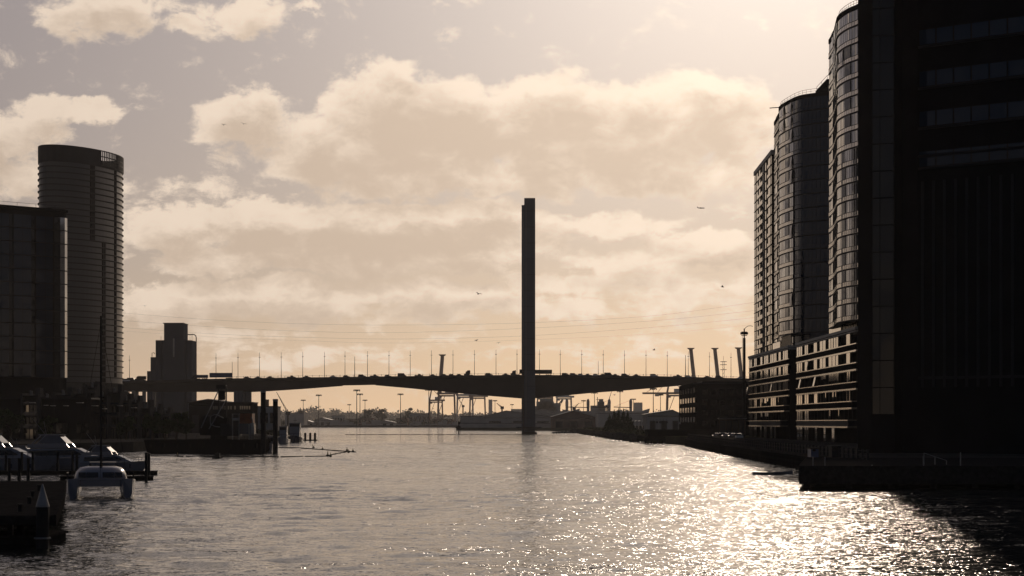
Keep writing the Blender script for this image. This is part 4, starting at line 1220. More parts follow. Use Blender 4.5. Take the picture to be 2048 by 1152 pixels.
# ------------------------------------------------------------------ row of townhouses along the left bank
def townhouse(i, px0, px1, top, D, seed, label):
    rn = random.Random(seed); x0, x1 = X(px0, D), X(px1, D); zt_ = Z(top, D); w = x1 - x0
    t_ = thing('townhouse', label, 'townhouse', ((x0+x1)/2, D, 2.3), 'townhouses behind the marina')
    b = MB(); b.box(x0, x1, D + 1.6, D + 13, 2.3, zt_ - 1.0); b.build('wall', 'concrete_dark', t_)
    b = MB(); b.box(x0 - .25, x0 + .25, D - .6, D + 13.2, 2.3, zt_); b.box(x1 - .24, x1 + .2, D - .6, D + 13.2, 2.3, zt_ - .4); b.build('party_wall', 'render_dark', t_)
    b = MB(); b.box(x0 + .25, x1 - .25, D - .2, D + 13, zt_ - 1.0, zt_ - .7); b.build('roof', 'cladding', t_)
    H = 3.2; nf = int((zt_ - 3) / H)
    for f in range(nf):
        z = 2.3 + f * H
        b = MB(); b.box(x0 + .26, x1 - .25, D - .3, D + 1.58, z + H - .25, z + H); b.build('balcony_slab', 'render_dark', t_)
        b = MB(); b.box(x0 + .3, x1 - .3, D - .28, D - .2, z + H, z + H + .9) if f < nf - 1 else b.box(x0 + .3, x1 - .3, D - .2, D - .14, z + H, z + H + .4); b.build('balustrade', 'glass_blue', t_)
        k_ = 3
        for j in range(k_):
            xa = x0 + .5 + (w - 1)*j/k_
            b = MB(); b.box(xa + .1, xa + (w-1)/k_ - .15, D + 1.52, D + 1.59, z + .2, z + H - .5); b.build('window', 'glass_dark' if rn.random() < .7 else 'glass_warm', t_)
    b = MB(); b.box(x0 + w*.55, x0 + w*.85, D + 5, D + 9, zt_ - .7, zt_ + .9 + rn.random()); b.build('stair_box', 'render_dark', t_)
    b = MB(); b.tube([(x0 + w*.3, D + 4, zt_ - .7), (x0 + w*.3, D + 4, zt_ + .8)], .25, 6); b.tube([(x0 + w*.4, D + 4, zt_ - .7), (x0 + w*.4, D + 4, zt_ + .6)], .2, 6); b.build('chimney_flue', 'steel', t_)
    return t_
M['render_dark'] = mat('grey_render', (0.05, 0.049, 0.05), 0.9, spec=0, scale=0.3)
TH = [(44, 76, 786), (77, 108, 792), (109, 141, 785), (142, 172, 782), (173, 190, 770), (191, 214, 788), (215, 240, 780), (241, 258, 796), (259, 276, 800), (277, 300, 812), (301, 318, 818), (319, 338, 822)]
od = ['first', 'second', 'third', 'fourth', 'fifth', 'sixth', 'seventh', 'eighth', 'ninth', 'tenth', 'eleventh', 'twelfth']
extra = ['', '', '', '', ', the tallest, narrow', '', '', '', ', narrow', '', '', ', the lowest']
for i, (a, c, tp) in enumerate(TH):
    townhouse(i, a, c, tp, 535 + i * 4, i, 'grey townhouse behind the marina, %s from the left in its row%s' % (od[i], extra[i]))
# pale terrace canopies that catch the sky in front of the houses
for i, (px, py, w_) in enumerate(((160, 806, 12), (106, 812, 8), (132, 812, 8), (190, 812, 10), (240, 812, 9), (65, 806, 10), (92, 811, 6), (208, 818, 9), (268, 816, 9))):
    D = 524; x_ = X(px, D); z_ = Z(py, D); ww = w_ / F * D
    t_ = thing('terrace_canopy', 'small pale terrace canopy in front of the %s townhouse from the left' % od[min(11, max(0, sum(1 for h in TH if h[1] < px)))] if i != 6 else 'smallest pale terrace canopy, between the first and second townhouse roofs', 'canopy', (x_, D, 2.3), 'terrace canopies')
    b = MB(); b.box(x_ - ww/2, x_ + ww/2, D - 1.2, D + 1.2, z_, z_ + .12); b.build('roof', 'metalroof', t_)
    for sx in (-1, 1): MB().box(x_ + sx*(ww/2 - .15) - .05, x_ + sx*(ww/2 - .15) + .05, D - 1.1, D - 1.0, 2.31, z_).build('post', 'black', t_)

# ------------------------------------------------------------------ grain silos
def silos():
    D = 1350; t_ = thing('grain_silo', 'stepped grey concrete grain silo building behind the left end of the bridge', 'silo', (X(342, D), D, 2.3))
    def blk(a, c, top, y0, y1, nm, m='pylon_blue'):
        b = MB(); b.box(X(a, D), X(c, D), y0, y1, 2.3, Z(top, D)); return b.build(nm, m, t_)
    M['pylon_blue'] = mat('stained_silo_concrete', (0.06, 0.068, 0.08), 0.92, spec=0, scale=0.03, var=0.25)
    blk(328, 367, 647, D, D + 18, 'head_house')
    b = MB(); b.prism([(X(326, D), D - .6), (X(367.5, D), D - .6), (X(367.5, D), D + 18.6), (X(326, D), D + 18.6)], Z(647, D), Z(645.6, D)); b.build('roof', 'cladding', t_)
    # silo bins: row of half round cylinders in front of the body
    blk(310, 381, 680, D + 3, D + 24, 'main_body')
    for i in range(6):
        xc = X(316.5 + i * 12.0, D); b = MB(); b.tube([(xc, D + 3, 2.3), (xc, D + 3, Z(680.5, D))], 2.25, 14); b.build('bin', 'pylon_blue', t_, smooth=False)
    blk(299.5, 309.5, 714, D + 3, D + 20, 'side_block'); blk(292.5, 299.2, 742, D + 3, D + 20, 'low_block')
    b = MB(); r = .35
    b.tube([P(374, 669, D), P(388, 669, D), P(391.3, 671, D), P(392.5, 675, D), (X(392.5, D), D, 3)], r, 6); b.tube([P(392.5, 742, D), (X(386, D), D, Z(742, D))], r, 5)
    for yy in range(690, 790, 12): b.beam(P(390, yy, D), P(392.5, yy, D), .2)
    for px in (380, 384): b.beam(P(px, 669, D), P(px, 680, D), .18)
    b.build('conveyor_pipe', 'darksteel', t_)
    b = MB(); b.tube([P(304, 714, D), P(304, 706, D), P(308, 705, D), P(309.5, 708, D)], .22, 5); b.beam(P(322, 680, D), P(322, 672, D), .15); b.build('vent_pipe', 'darksteel', t_)
    b = MB(); b.box(X(346, D), X(349, D), D - .25, D, Z(714, D), Z(677, D)); b.build('pale_chute', 'render', t_)
    return t_
silos()

# ------------------------------------------------------------------ buildings behind the barge
def gable(name, label, cat, px0, px1, eave, apex, D, dep, wm='shed', rm='metalroof', z0=2.4, ridge=.5, group=None, doors=3, parts=True):
    x0, x1 = X(px0, D), X(px1, D); ze, za = Z(eave, D), Z(apex, D); xr = x0 + (x1-x0)*ridge
    t_ = thing(name, label, cat, ((x0+x1)/2, D, z0), group)
    b = MB(); b.profile([(x0, z0), (x1, z0), (x1, ze), (xr, za), (x0, ze)], 'y', D, D + dep); b.build('wall', wm, t_)
    for (xa, zaa, xb, zbb) in ((x0 - .5, ze - .1, xr, za + .05), (xr, za + .05, x1 + .5, ze - .1)):
        b = MB(); b.profile([(xa, zaa + .1), (xb, zbb + .1), (xb, zbb + .45), (xa, zaa + .45)], 'y', D - .8, D + dep + .5); b.build('roof', rm, t_)
    if parts:
        for i in range(doors):
            xx = x0 + (x1-x0)*(i + .5)/doors; w = (x1-x0)/doors*.25
            b = MB(); b.box(xx - w, xx + w, D - .12, D, z0 + .1, z0 + (ze-z0)*.6); b.build('roller_door', 'cladding', t_)
        b = MB(); b.box(x0 + .5, x1 - .5, D - .15, D, ze - 1.2, ze - .7); b.build('clerestory', 'glass_dark', t_)
    return t_
def flat(name, label, cat, px0, px1, top, D, dep, m='shed', z0=2.4, group=None, wins=0, floors=1, wm='glass_dark'):
    x0, x1 = X(px0, D), X(px1, D); zt_ = Z(top, D)
    t_ = thing(name, label, cat, ((x0+x1)/2, D, z0), group)
    b = MB(); b.box(x0, x1, D, D + dep, z0, zt_ - .4); b.build('wall', m, t_)
    b = MB(); b.box(x0 - .2, x1 + .2, D - .2, D + dep + .2, zt_ - .4, zt_); b.build('roof', 'cladding', t_)
    for f in range(floors):
        for i in range(wins):
            w = (x1-x0)/wins; xa = x0 + w*i + w*.2; h = (zt_ - z0)/floors
            b = MB(); b.box(xa, xa + w*.6, D - .08, D, z0 + h*f + h*.35, z0 + h*f + h*.75); b.build('window', wm, t_)
    return t_
gable('boat_shed', 'dark gabled boat shed behind the barge, right of the silos', 'shed', 378, 455, 806, 800, 860, 40, 'black', 'cladding', 2.3)
t_ = flat('ferry_terminal', 'low dark building with a row of lit windows behind the barge', 'building', 424, 506, 804, 800, 15, 'black', 2.3)
for i, px in enumerate((427, 430.5, 434, 437.5, 441, 446, 450, 457, 462, 470, 481, 485, 489.5, 494, 499)):
    x_ = X(px, 800); b = MB(); b.box(x_ - .25, x_ + .28, 799.9, 799.98, Z(819, 800), Z(812, 800)); b.build('window', 'glass_warm', t_)
flat('warehouse', 'grey flat roofed warehouse between the two tall barge piles', 'warehouse', 498, 548, 812, 900, 26, 'shed', 2.3, wins=5)
flat('warehouse', 'pale boxy warehouse left of the far shore sheds, beyond the moored workboats', 'warehouse', 570, 608, 826, 2830, 60, 'shed', wins=0)
o = MB().tube([(X(534.5, 1250), 1250, 2.3), (X(534.5, 1250), 1250, Z(799, 1250))], 1.1, 10).build('chimney', 'brown', None, org=(X(534.5, 1250), 1250, 2.3)); tag(o, 'short brown chimney stack between the two tall barge piles', 'chimney')

# ------------------------------------------------------------------ barge with its piling rig, spuds, container
BG = 444.0
bx0, bx1 = X(288, BG), X(527, BG)
t_ = thing('work_barge', 'long black work barge moored on the left side of the river', 'barge', ((bx0+bx1)/2, BG + 6, 0))
b = MB(); b.profile([(bx0, 2.9), (bx0 + .8, -.5), (bx1 - 1.5, -.5), (bx1, .6), (bx1, 2.9)], 'y', BG, BG + 13); b.build('hull', 'black', t_)
b = MB(); b.box(bx0 - .05, bx1 + .05, BG - .1, BG + 13.1, 2.9, 3.05); b.build('deck', 'rubber', t_)
for i in range(9):
    xx = bx0 + 1.5 + i * 2.9; b = MB(); b.tube([(xx, BG - .25, 1.2), (xx, BG - .25, 2.2)], .3, 8); b.build('tyre_fender', 'rubber', t_)
b = MB()
for i in range(12): b.tube([(bx0 + 1 + i*2.1, BG + .2, 3.05), (bx0 + 1 + i*2.1, BG + .2, 4.0)], .04, 4)
b.beam((bx0 + 1, BG + .2, 4.0), (bx0 + 24, BG + .2, 4.0), .05); b.build('deck_rail', 'darksteel', t_)
def box_on(px0, px1, ty, by, D, dep, name, m, label, cat, ribs=True):
    x0, x1 = X(px0, D), X(px1, D); z0, z1 = Z(by, D), Z(ty, D)
    t2 = thing(name, label, cat, ((x0+x1)/2, D + dep/2, z0))
    b = MB(); b.box(x0, x1, D, D + dep, z0, z1); b.build('shell', m, t2)
    b = MB(); n = max(3, int((x1-x0)/.35))
    for i in range(n): xx = x0 + (x1-x0)*(i+.5)/n; b.box(xx - .05, xx + .05, D - .05, D, z0 + .1, z1 - .1)
    b.build('corrugation', m, t2)
    b = MB(); b.box(x0 - .03, x1 + .03, D - .07, D + dep + .03, z1, z1 + .08); b.build('roof', 'cladding', t2)
    return t2
box_on(479, 506, 847.5, 868, BG + 2, 5, 'site_office', 'hullblue', 'dark navy site office container on the barge, carrying the orange one', 'container')
box_on(479, 504, 827, 846.6, BG + 2.1, 4.8, 'shipping_container', 'orange', 'rust orange container stacked on the navy one on the barge', 'container')
box_on(441, 478, 848, 872, BG + 3, 5, 'site_office', 'cladding', 'grey site office container on the barge left of the navy one', 'container')
# spud piles
for (px0, px1, top, lab) in ((520.3, 530.6, 781, 'taller of the two thick black spud piles at the end of the barge'), (545.8, 555.8, 798.5, 'shorter of the two thick black spud piles, standing off the barge end')):
    D = BG + (1.0 if px0 < 530 else 6.5); x_ = X((px0+px1)/2, D); r = (px1-px0)/2/F*D
    D2 = D - 1.5 if px0 < 530 else D
    t2 = thing('spud_pile', lab, 'pile', (x_ + (0.75 if px0 < 530 else 0), D2, -2), 'spud piles by the barge')
    xx = x_
    if px0 < 530: xx = X((px0+px1)/2, BG - 1.5)
    b = MB(); b.tube([(xx, D2, -2), (xx, D2, Z(top, D2))], r, 14); b.build('shaft', 'darksteel', t2)
    b = MB(); b.tube([(xx, D2, Z(top, D2) - .5), (xx, D2, Z(top, D2) + .05)], r * 1.06, 14); b.build('collar', 'steel', t2)
# crawler piling rig
RG = BG + 6
def rigp(px, py, d=0): return P(px, py, RG + d)
t2 = thing('piling_rig', 'black crawler piling rig with a tall leader and struts, standing on the barge', 'piling rig', (X(440, RG), RG, 3.05))
b = MB(); b.box(X(423, RG), X(452, RG), RG - 1.5, RG - .6, 3.06, 4.0); b.build('track', 'rubber', t2)
b = MB(); b.box(X(423, RG), X(452, RG), RG + 1.2, RG + 2.1, 3.06, 4.0); b.build('track', 'rubber', t2)
b = MB(); b.profile([(X(402, RG), 4.0), (X(455, RG), 4.0), (X(455, RG), Z(836, RG)), (X(405, RG), Z(832, RG)), (X(400, RG), Z(845, RG))], 'y', RG - 1.3, RG + 1.8); b.build('house', 'black', t2)
b = MB()
for (a, c) in (((402, 856), (436, 783)), ((418, 858), (452, 800))):
    b.tube([rigp(*a, -1.6), rigp(*c, -1.6)], .13, 6)
b.build('strut', 'steel', t2)
b = MB()
for px in (437.5, 452.5): b.beam(rigp(px, 866, -1), rigp(px, 772, -1), .26)
for i in range(9):
    y_ = 866 - i*10.4
    b.beam(rigp(437.5, y_, -1), rigp(452.5, y_ - 10.4, -1), .09)
b.box(X(435, RG), X(454, RG), RG - 2, RG, Z(778, RG), Z(770, RG)); b.build('leader', 'darksteel', t2)
b = MB(); b.box(X(439, RG), X(451, RG), RG - 1.6, RG - .2, Z(800, RG), Z(782, RG))
for px in (441, 444, 447): b.beam(rigp(px, 800, -1), rigp(px, 835, -1), .05)
b.build('hammer', 'black', t2)
b = MB(); b.tube([rigp(447, 836, -2.2), rigp(433, 829, -2.2), rigp(428, 829.5, -2.2), rigp(421, 833, -2.2), rigp(420.5, 848, -2.2), rigp(430, 853, -2.2), rigp(440, 854, -2.2)], .11, 6); b.build('guard_hoop', 'steel', t2)
# small drum/genset and a person-high ladder frame by the orange box
t2 = thing('generator_set', 'small pale generator under a frame on the barge left of the orange container', 'generator', (X(471, BG + 1), BG + 1, Z(868, BG + 1)))
x0, x1 = X(465, BG+1), X(478, BG+1)
b = MB(); b.box(x0, x1, BG + .6, BG + 1.6, Z(841, BG+1), Z(836, BG+1)); b.build('housing', 'render', t2)
b = MB()
for xx in (x0, x1):
    for yy in (BG + .6, BG + 1.6): b.beam((xx, yy, 3.05), (xx, yy, Z(828, BG+1)), .09)
b.box(x0 - .1, x1 + .1, BG + .5, BG + 1.7, Z(828.6, BG+1), Z(827.5, BG+1)); b.build('frame', 'steel', t2)
t2 = thing('fuel_tank', 'pale upright tank at the right end of the barge deck', 'tank', (X(505, BG+1), BG + .8, 3.05))
b = MB(); b.tube([(X(505, BG+1), BG + .8, 3.06), (X(505, BG+1), BG + .8, Z(846, BG+1))], .42, 14); b.build('body', 'render', t2, smooth=True)
b = MB(); b.tube([(X(505, BG+1), BG + .8, Z(846, BG+1)), (X(505, BG+1), BG + .8, Z(840, BG+1)), (X(503, BG+1), BG + .8, Z(834, BG+1))], .12, 6); b.build('pipe', 'steel', t2)
b = MB(); b.box(X(498, BG+1), X(500, BG+1), BG + .3, BG + .5, 3.06, Z(848, BG+1)); b.build('ladder', 'render', t2)

# ------------------------------------------------------------------ boats
def hull_rings(L, W, free, rake=.12, n=9, flare=.25, sheer=.35):
    """bow towards +x; returns rings of port-to-starboard points"""
    rings = []
    for i in range(n):
        u = i / (n - 1); x = -L/2 + L*u
        w = W/2 * (1 - max(0, (u - .45) / .55) ** 2.1) ; w = max(w, .04)
        f = free + sheer * max(0, u - .3) ** 1.6 * 1.6
        k_ = 1 - flare * u
        xb = x - rake * L * max(0, u - .8) / .2 * .8
        rings.append([(x, -w, f), (x*.5 + xb*.5, -w*k_, f*.35), (xb, -w*k_*.8, -.25), (xb, 0, -.55), (xb, w*k_*.8, -.25), (x*.5 + xb*.5, w*k_, f*.35), (x, w, f)])
    return rings
def deck_from(rings, dz=0.0):
    b = MB(); a = [(r[0][0], r[0][1], r[0][2] + dz) for r in rings]; c = [(r[6][0], r[6][1], r[6][2] + dz) for r in rings]
    for i in range(len(rings) - 1): b.face([a[i], a[i+1], c[i+1], c[i]])
    return b
def motor_yacht(name, label, loc, rot, L=12.0, W=4.0, fly=True, hull='white'):
    t_ = local(name, label, 'motor yacht', 'motor yachts in the marina')
    s = L / 12.0
    rg = hull_rings(L, W, 1.25*s)
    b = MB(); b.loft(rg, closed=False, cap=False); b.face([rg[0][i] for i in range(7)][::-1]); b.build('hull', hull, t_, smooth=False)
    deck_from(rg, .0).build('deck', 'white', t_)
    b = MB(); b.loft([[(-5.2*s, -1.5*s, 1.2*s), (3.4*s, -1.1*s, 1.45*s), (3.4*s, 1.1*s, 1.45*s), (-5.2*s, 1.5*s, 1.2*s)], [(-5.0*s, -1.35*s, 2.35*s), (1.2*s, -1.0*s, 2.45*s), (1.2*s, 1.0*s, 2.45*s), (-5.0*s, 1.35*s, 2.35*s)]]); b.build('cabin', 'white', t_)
    b = MB()
    for s_ in (-1, 1):
        b.loft([[(-4.4*s, s_*1.50*s, 1.5*s), (1.9*s, s_*1.24*s, 1.7*s), (1.9*s, s_*1.20*s, 1.75*s), (-4.4*s, s_*1.44*s, 1.55*s)], [(-4.3*s, s_*1.40*s, 2.15*s), (1.0*s, s_*1.12*s, 2.25*s), (1.0*s, s_*1.06*s, 2.25*s), (-4.3*s, s_*1.34*s, 2.15*s)]])
    b.build('side_window', 'glass_dark', t_)
    b = MB(); b.face([(3.2*s, -.95*s, 1.52*s), (3.2*s, .95*s, 1.52*s), (1.45*s, .85*s, 2.36*s), (1.45*s, -.85*s, 2.36*s)]); b.build('windscreen', 'glass_dark', t_)
    if fly:
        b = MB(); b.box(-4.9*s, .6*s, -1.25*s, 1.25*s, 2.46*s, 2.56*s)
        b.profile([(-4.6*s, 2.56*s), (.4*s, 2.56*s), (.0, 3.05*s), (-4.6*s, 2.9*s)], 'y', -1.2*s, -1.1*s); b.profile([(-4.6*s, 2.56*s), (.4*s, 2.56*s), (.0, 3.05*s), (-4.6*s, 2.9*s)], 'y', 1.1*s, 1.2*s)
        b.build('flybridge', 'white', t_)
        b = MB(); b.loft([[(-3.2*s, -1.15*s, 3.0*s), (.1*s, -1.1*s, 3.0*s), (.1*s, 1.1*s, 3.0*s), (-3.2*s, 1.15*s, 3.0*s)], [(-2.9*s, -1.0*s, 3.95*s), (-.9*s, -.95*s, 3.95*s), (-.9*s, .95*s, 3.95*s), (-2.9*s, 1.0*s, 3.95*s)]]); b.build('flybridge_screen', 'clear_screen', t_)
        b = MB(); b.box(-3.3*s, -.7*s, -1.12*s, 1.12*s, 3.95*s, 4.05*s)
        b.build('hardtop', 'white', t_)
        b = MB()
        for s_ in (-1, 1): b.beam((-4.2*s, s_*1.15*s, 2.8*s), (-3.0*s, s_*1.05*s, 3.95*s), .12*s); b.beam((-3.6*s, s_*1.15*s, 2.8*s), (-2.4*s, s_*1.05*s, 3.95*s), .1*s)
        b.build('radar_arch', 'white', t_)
        b = MB(); b.tube([(-3.0*s, .4*s, 4.05*s), (-4.6*s, .4*s, 6.0*s)], .03, 4); b.tube([(-2.6*s, -.4*s, 4.05*s), (-2.9*s, -.4*s, 5.6*s)], .03, 4); b.build('antenna', 'steel', t_)
    b = MB(); tp = [(r[0][0], r[0][1]*.96, r[0][2]) for r in rg[4:]]; bt = [(r[6][0], r[6][1]*.96, r[6][2]) for r in rg[4:]]
    for q in (tp, bt):
        b.tube([(p[0], p[1], p[2] + .6*s) for p in q], .035, 4)
        for p in q: b.tube([p, (p[0], p[1], p[2] + .6*s)], .03, 4)
    b.build('bow_rail', 'darksteel', t_)
    b = MB()
    for i in range(4): b.tube([((-3 + 2.2*i)*s, -W/2 - .12, .35), ((-3 + 2.2*i)*s, -W/2 - .12, .95)], .14, 7)
    b.build('fender', 'hullblue', t_)
    t_.location = loc; t_.rotation_euler = (0, 0, rot)
    return t_
M['clear_screen'] = mat('smoked_screen', (0.10, 0.10, 0.11), 0.12, scale=1.0, var=0.1)
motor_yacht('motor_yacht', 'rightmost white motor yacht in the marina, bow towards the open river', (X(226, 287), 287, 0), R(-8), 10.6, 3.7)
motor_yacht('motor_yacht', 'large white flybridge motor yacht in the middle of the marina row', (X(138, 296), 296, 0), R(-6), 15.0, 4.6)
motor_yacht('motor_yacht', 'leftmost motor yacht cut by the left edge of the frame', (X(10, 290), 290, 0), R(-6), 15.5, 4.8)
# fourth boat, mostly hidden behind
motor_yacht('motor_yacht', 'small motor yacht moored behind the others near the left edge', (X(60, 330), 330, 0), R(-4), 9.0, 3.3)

def catamaran():
    D = 181; cx = X(201, D + 4); t_ = thing('catamaran', 'white sailing catamaran seen end on, with rounded cabin and a tall dark mast', 'catamaran', (cx, D + 4, 0))
    W = 6.2
    for s_ in (-1, 1):
        b = MB(); rings = []
        for (dy, w, f) in ((0, .42, 1.75), (.8, .6, 1.72), (2.5, .72, 1.6), (8, .74, 1.4), (10, .66, 1.3)):
            c0 = cx + s_ * (W/2 - .68)
            rings.append([(c0 - w, D + dy, f), (c0 - w*.9, D + dy, .5), (c0 - w*.35, D + dy + .2, -.4), (c0 + w*.35, D + dy + .2, -.4), (c0 + w*.9, D + dy, .5), (c0 + w, D + dy, f)])
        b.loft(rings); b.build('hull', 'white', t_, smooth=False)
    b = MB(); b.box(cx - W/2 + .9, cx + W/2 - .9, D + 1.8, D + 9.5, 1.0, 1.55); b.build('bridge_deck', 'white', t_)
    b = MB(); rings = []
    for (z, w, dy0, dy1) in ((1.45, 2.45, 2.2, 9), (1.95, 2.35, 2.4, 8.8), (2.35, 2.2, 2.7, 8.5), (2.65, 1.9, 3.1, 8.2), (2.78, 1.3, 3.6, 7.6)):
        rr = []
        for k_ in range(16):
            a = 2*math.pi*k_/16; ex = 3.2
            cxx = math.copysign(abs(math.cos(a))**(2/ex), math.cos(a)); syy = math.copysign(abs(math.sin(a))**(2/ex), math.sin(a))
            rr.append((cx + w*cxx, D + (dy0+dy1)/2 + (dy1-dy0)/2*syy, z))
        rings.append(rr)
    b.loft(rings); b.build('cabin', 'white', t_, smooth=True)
    for (a, c) in ((-1.95, -1.3), (-1.2, -.2), (.2, 1.2), (1.3, 1.95)):
        b = MB(); b.loft([[(cx + a, D + 2.22, 1.82), (cx + c, D + 2.22, 1.82), (cx + c, D + 2.5, 2.28), (cx + a, D + 2.5, 2.28)], [(cx + a, D + 3, 1.82), (cx + c, D + 3, 1.82), (cx + c, D + 3, 2.28), (cx + a, D + 3, 2.28)]]); b.build('window', 'glass_dark', t_)
    b = MB(); b.tube([(cx + .05, D + 3.4, 2.6), (cx + .05, D + 3.4, 9), (cx + .05, D + 3.4, Z(628, D))], [.10, .09, .07], 8); b.build('mast', 'darksteel', t_)
    b = MB(); b.tube([(cx + .05, D + 3.6, 3.5), (cx + .05, D + 8.6, 3.7)], .17, 8); b.build('boom', 'canvas', t_)
    b = MB()
    for (sx, sy) in ((-2.4, 6), (2.4, 6), (0, -0.2)): b.tube([(cx + .05, D + 3.4, Z(640, D)), (cx + sx, D + sy, 1.7)], .02, 3)
    b.build('stay', 'darksteel', t_)
    b = MB(); b.beam((cx - .8, D + 3.4, 7.6), (cx + .9, D + 3.4, 7.6), .06); b.build('spreader', 'darksteel', t_)
    b = MB(); b.box(cx - 1.0, cx + 1.4, D + 6.5, D + 8.5, 3.05, 3.13); b.build('bimini_top', 'render', t_)
    b = MB()
    for sx in (-.95, 1.35):
        for sy in (6.6, 8.4): b.tube([(cx + sx, D + sy, 2.2), (cx + sx, D + sy, 3.05)], .025, 4)
    b.build('bimini_post', 'darksteel', t_); t_.rotation_euler = (0, 0, R(11.2))
    b = MB()
    for s_ in (-1, 1):
        x_ = cx + s_*(W/2 - .15)
        b.tube([(x_, D + .3, 2.3), (x_, D + 5, 2.2), (x_, D + 9, 2.1)], .02, 4)
        for dy in (.3, 2.5, 5, 7, 9): b.tube([(x_, D + dy, 1.4), (x_, D + dy, 2.25)], .02, 4)
    b.build('guard_rail', 'darksteel', t_)
    MB().beam((cx - W/2 + .6, D + .5, 1.7), (cx + W/2 - .6, D + .5, 1.7), .12).build('crossbeam', 'white', t_)
catamaran()

def workboat(label, px0, px1, D, top, hull, rot=0):
    w = (px1 - px0) / F * D; cx = X((px0+px1)/2, D); t_ = thing('workboat', label, 'workboat', (cx, D, 0), 'workboats moored near the bridge')
    b = MB(); rings = []
    for (dy, k_, f) in ((0, .25, 2.3), (1.2, .75, 2.0), (3.5, 1, 1.6), (11, .95, 1.3)):
        a = w/2*k_; rings.append([(cx - a, D + dy, f), (cx - a*.9, D + dy, .2), (cx - a*.4, D + dy, -.4), (cx + a*.4, D + dy, -.4), (cx + a*.9, D + dy, .2), (cx + a, D + dy, f)])
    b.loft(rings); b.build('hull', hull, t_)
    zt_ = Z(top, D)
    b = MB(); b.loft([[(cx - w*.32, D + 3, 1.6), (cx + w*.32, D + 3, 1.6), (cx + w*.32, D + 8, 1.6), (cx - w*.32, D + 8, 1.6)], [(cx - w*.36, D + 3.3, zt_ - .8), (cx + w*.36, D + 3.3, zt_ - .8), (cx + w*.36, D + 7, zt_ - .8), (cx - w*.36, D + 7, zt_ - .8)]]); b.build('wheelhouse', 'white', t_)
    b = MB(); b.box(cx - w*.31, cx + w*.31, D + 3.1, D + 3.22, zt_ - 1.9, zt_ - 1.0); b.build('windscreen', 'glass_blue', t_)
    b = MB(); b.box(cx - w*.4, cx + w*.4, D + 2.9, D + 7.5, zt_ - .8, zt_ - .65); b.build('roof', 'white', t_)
    b = MB(); b.tube([(cx, D + 5, zt_ - .65), (cx, D + 5, zt_ + 1.2)], .06, 5); b.box(cx - .7, cx + .7, D + 4.9, D + 5.1, zt_ + .2, zt_ + .3); b.build('mast', 'darksteel', t_)
    b = MB(); b.tube([(cx - w*.45, D + 1.5, 2.9), (cx, D + .2, 3.1), (cx + w*.45, D + 1.5, 2.9)], .05, 5)
    for q in (-.45, 0, .45): b.tube([(cx + w*q, D + (1.5 if q else .2), 1.9), (cx + w*q, D + (1.5 if q else .2), 3.0)], .05, 5)
    b.build('bow_rail', 'darksteel', t_)
workboat('small white workboat bow on, left one of the pair beyond the spud piles', 553, 574, 640, 848, 'white')
workboat('larger workboat with a blue grey wheelhouse, right one of the pair', 572, 602, 690, 842, 'hullblue')
workboat('boat shape standing in for reflections between the two spud piles at the barge end', 529, 545, 455, 866, 'white')  # boat added in place of bright reflections between the piles

# mooring piles in the river
for i, px in enumerate((600, 610.5, 620.5, 630)):
    D = 770 - i*8; x_ = X(px, D)
    o = MB().tube([(x_, D, -2), (x_, D, Z(866.5, D)), (x_, D, Z(865.5, D))], [.42, .42, .2], 8).build('mooring_pile', 'timber', None, org=(x_, D, -2))
    tag(o, '%s of the four short mooring piles right of the workboats' % ('leftmost', 'second', 'third', 'rightmost')[i], 'pile', 'mooring piles right of the workboats')
D = 760; o = MB().box(X(602, D), X(634, D), D, D + 2, -.3, .35).build('floating_pontoon', 'timber', None, org=(X(617, D), D, 0)); tag(o, 'dark floating pontoon under the four mooring piles', 'pontoon')

# floating booms with marker buoys
def boomline(label, pts, r=.22):
    t_ = thing('floating_boom', label, 'floating boom', (pts[0][0], pts[0][1], 0), 'floating booms on the river')
    for p, q_ in zip(pts, pts[1:]):
        n = max(1, int(math.dist(p, q_) / 6.0)); p, q_ = Vector(p), Vector(q_)
        for i in range(n):
            a, c = p.lerp(q_, (i + .04) / n), p.lerp(q_, (i + .96) / n)
            if n > 60: continue
            b = MB(); b.tube([a, c], r, 6); b.build('float', 'rubber', t_)
    return t_
Gp = lambda px, py: (X(px, GD(py)), GD(py), .08)
boomline('near dark floating boom running right from below the barge', [Gp(300, 913), Gp(440, 914), Gp(560, 914.5), Gp(655, 913), Gp(668, 909), Gp(700, 903)], .13)
boomline('farther floating boom curving right from the shorter spud pile', [Gp(556, 896), Gp(600, 896.5), Gp(660, 901), Gp(712, 905)], .16)
boomline('long thin floating boom across the river just in front of the pylons', [Gp(690, 869.5), Gp(820, 869.2), Gp(960, 869), Gp(1046, 868.8)], .22)
def marker(px, py, h, label, lean=0.0):
    D = GD(py); x_ = X(px, D); t_ = thing('marker_buoy', label, 'buoy', (x_, D, 0), 'small marker buoys on the booms')
    hh = h / F * D
    b = MB(); b.tube([(x_, D, -.2), (x_, D, hh*.25), (x_, D, hh*.35)], [hh*.32, hh*.32, hh*.15], 8); b.build('float', 'rubber', t_)
    b = MB(); b.tube([(x_, D, hh*.3), (x_ + lean*hh*.5, D, hh)], [hh*.14, hh*.05], 6); b.build('top_mark', 'yellow', t_)
for a in ((655.5, 913, 11, 'left one of the close pair of marker buoys in mid river'), (661, 914, 9, 'right one of the close pair of marker buoys in mid river'), (697, 905.5, 7, 'marker buoy where the two booms meet'),
          (694, 901, 7, 'marker buoy just above the meeting of the booms'), (706, 903, 7, 'rightmost marker buoy on the booms'), (645, 898.5, 6, 'marker buoy on the farther boom'), (627, 896, 8, 'leaning marker buoy on the farther boom', -.8), (355, 911, 6, 'small marker buoy below the left end of the barge')):
    marker(*a)
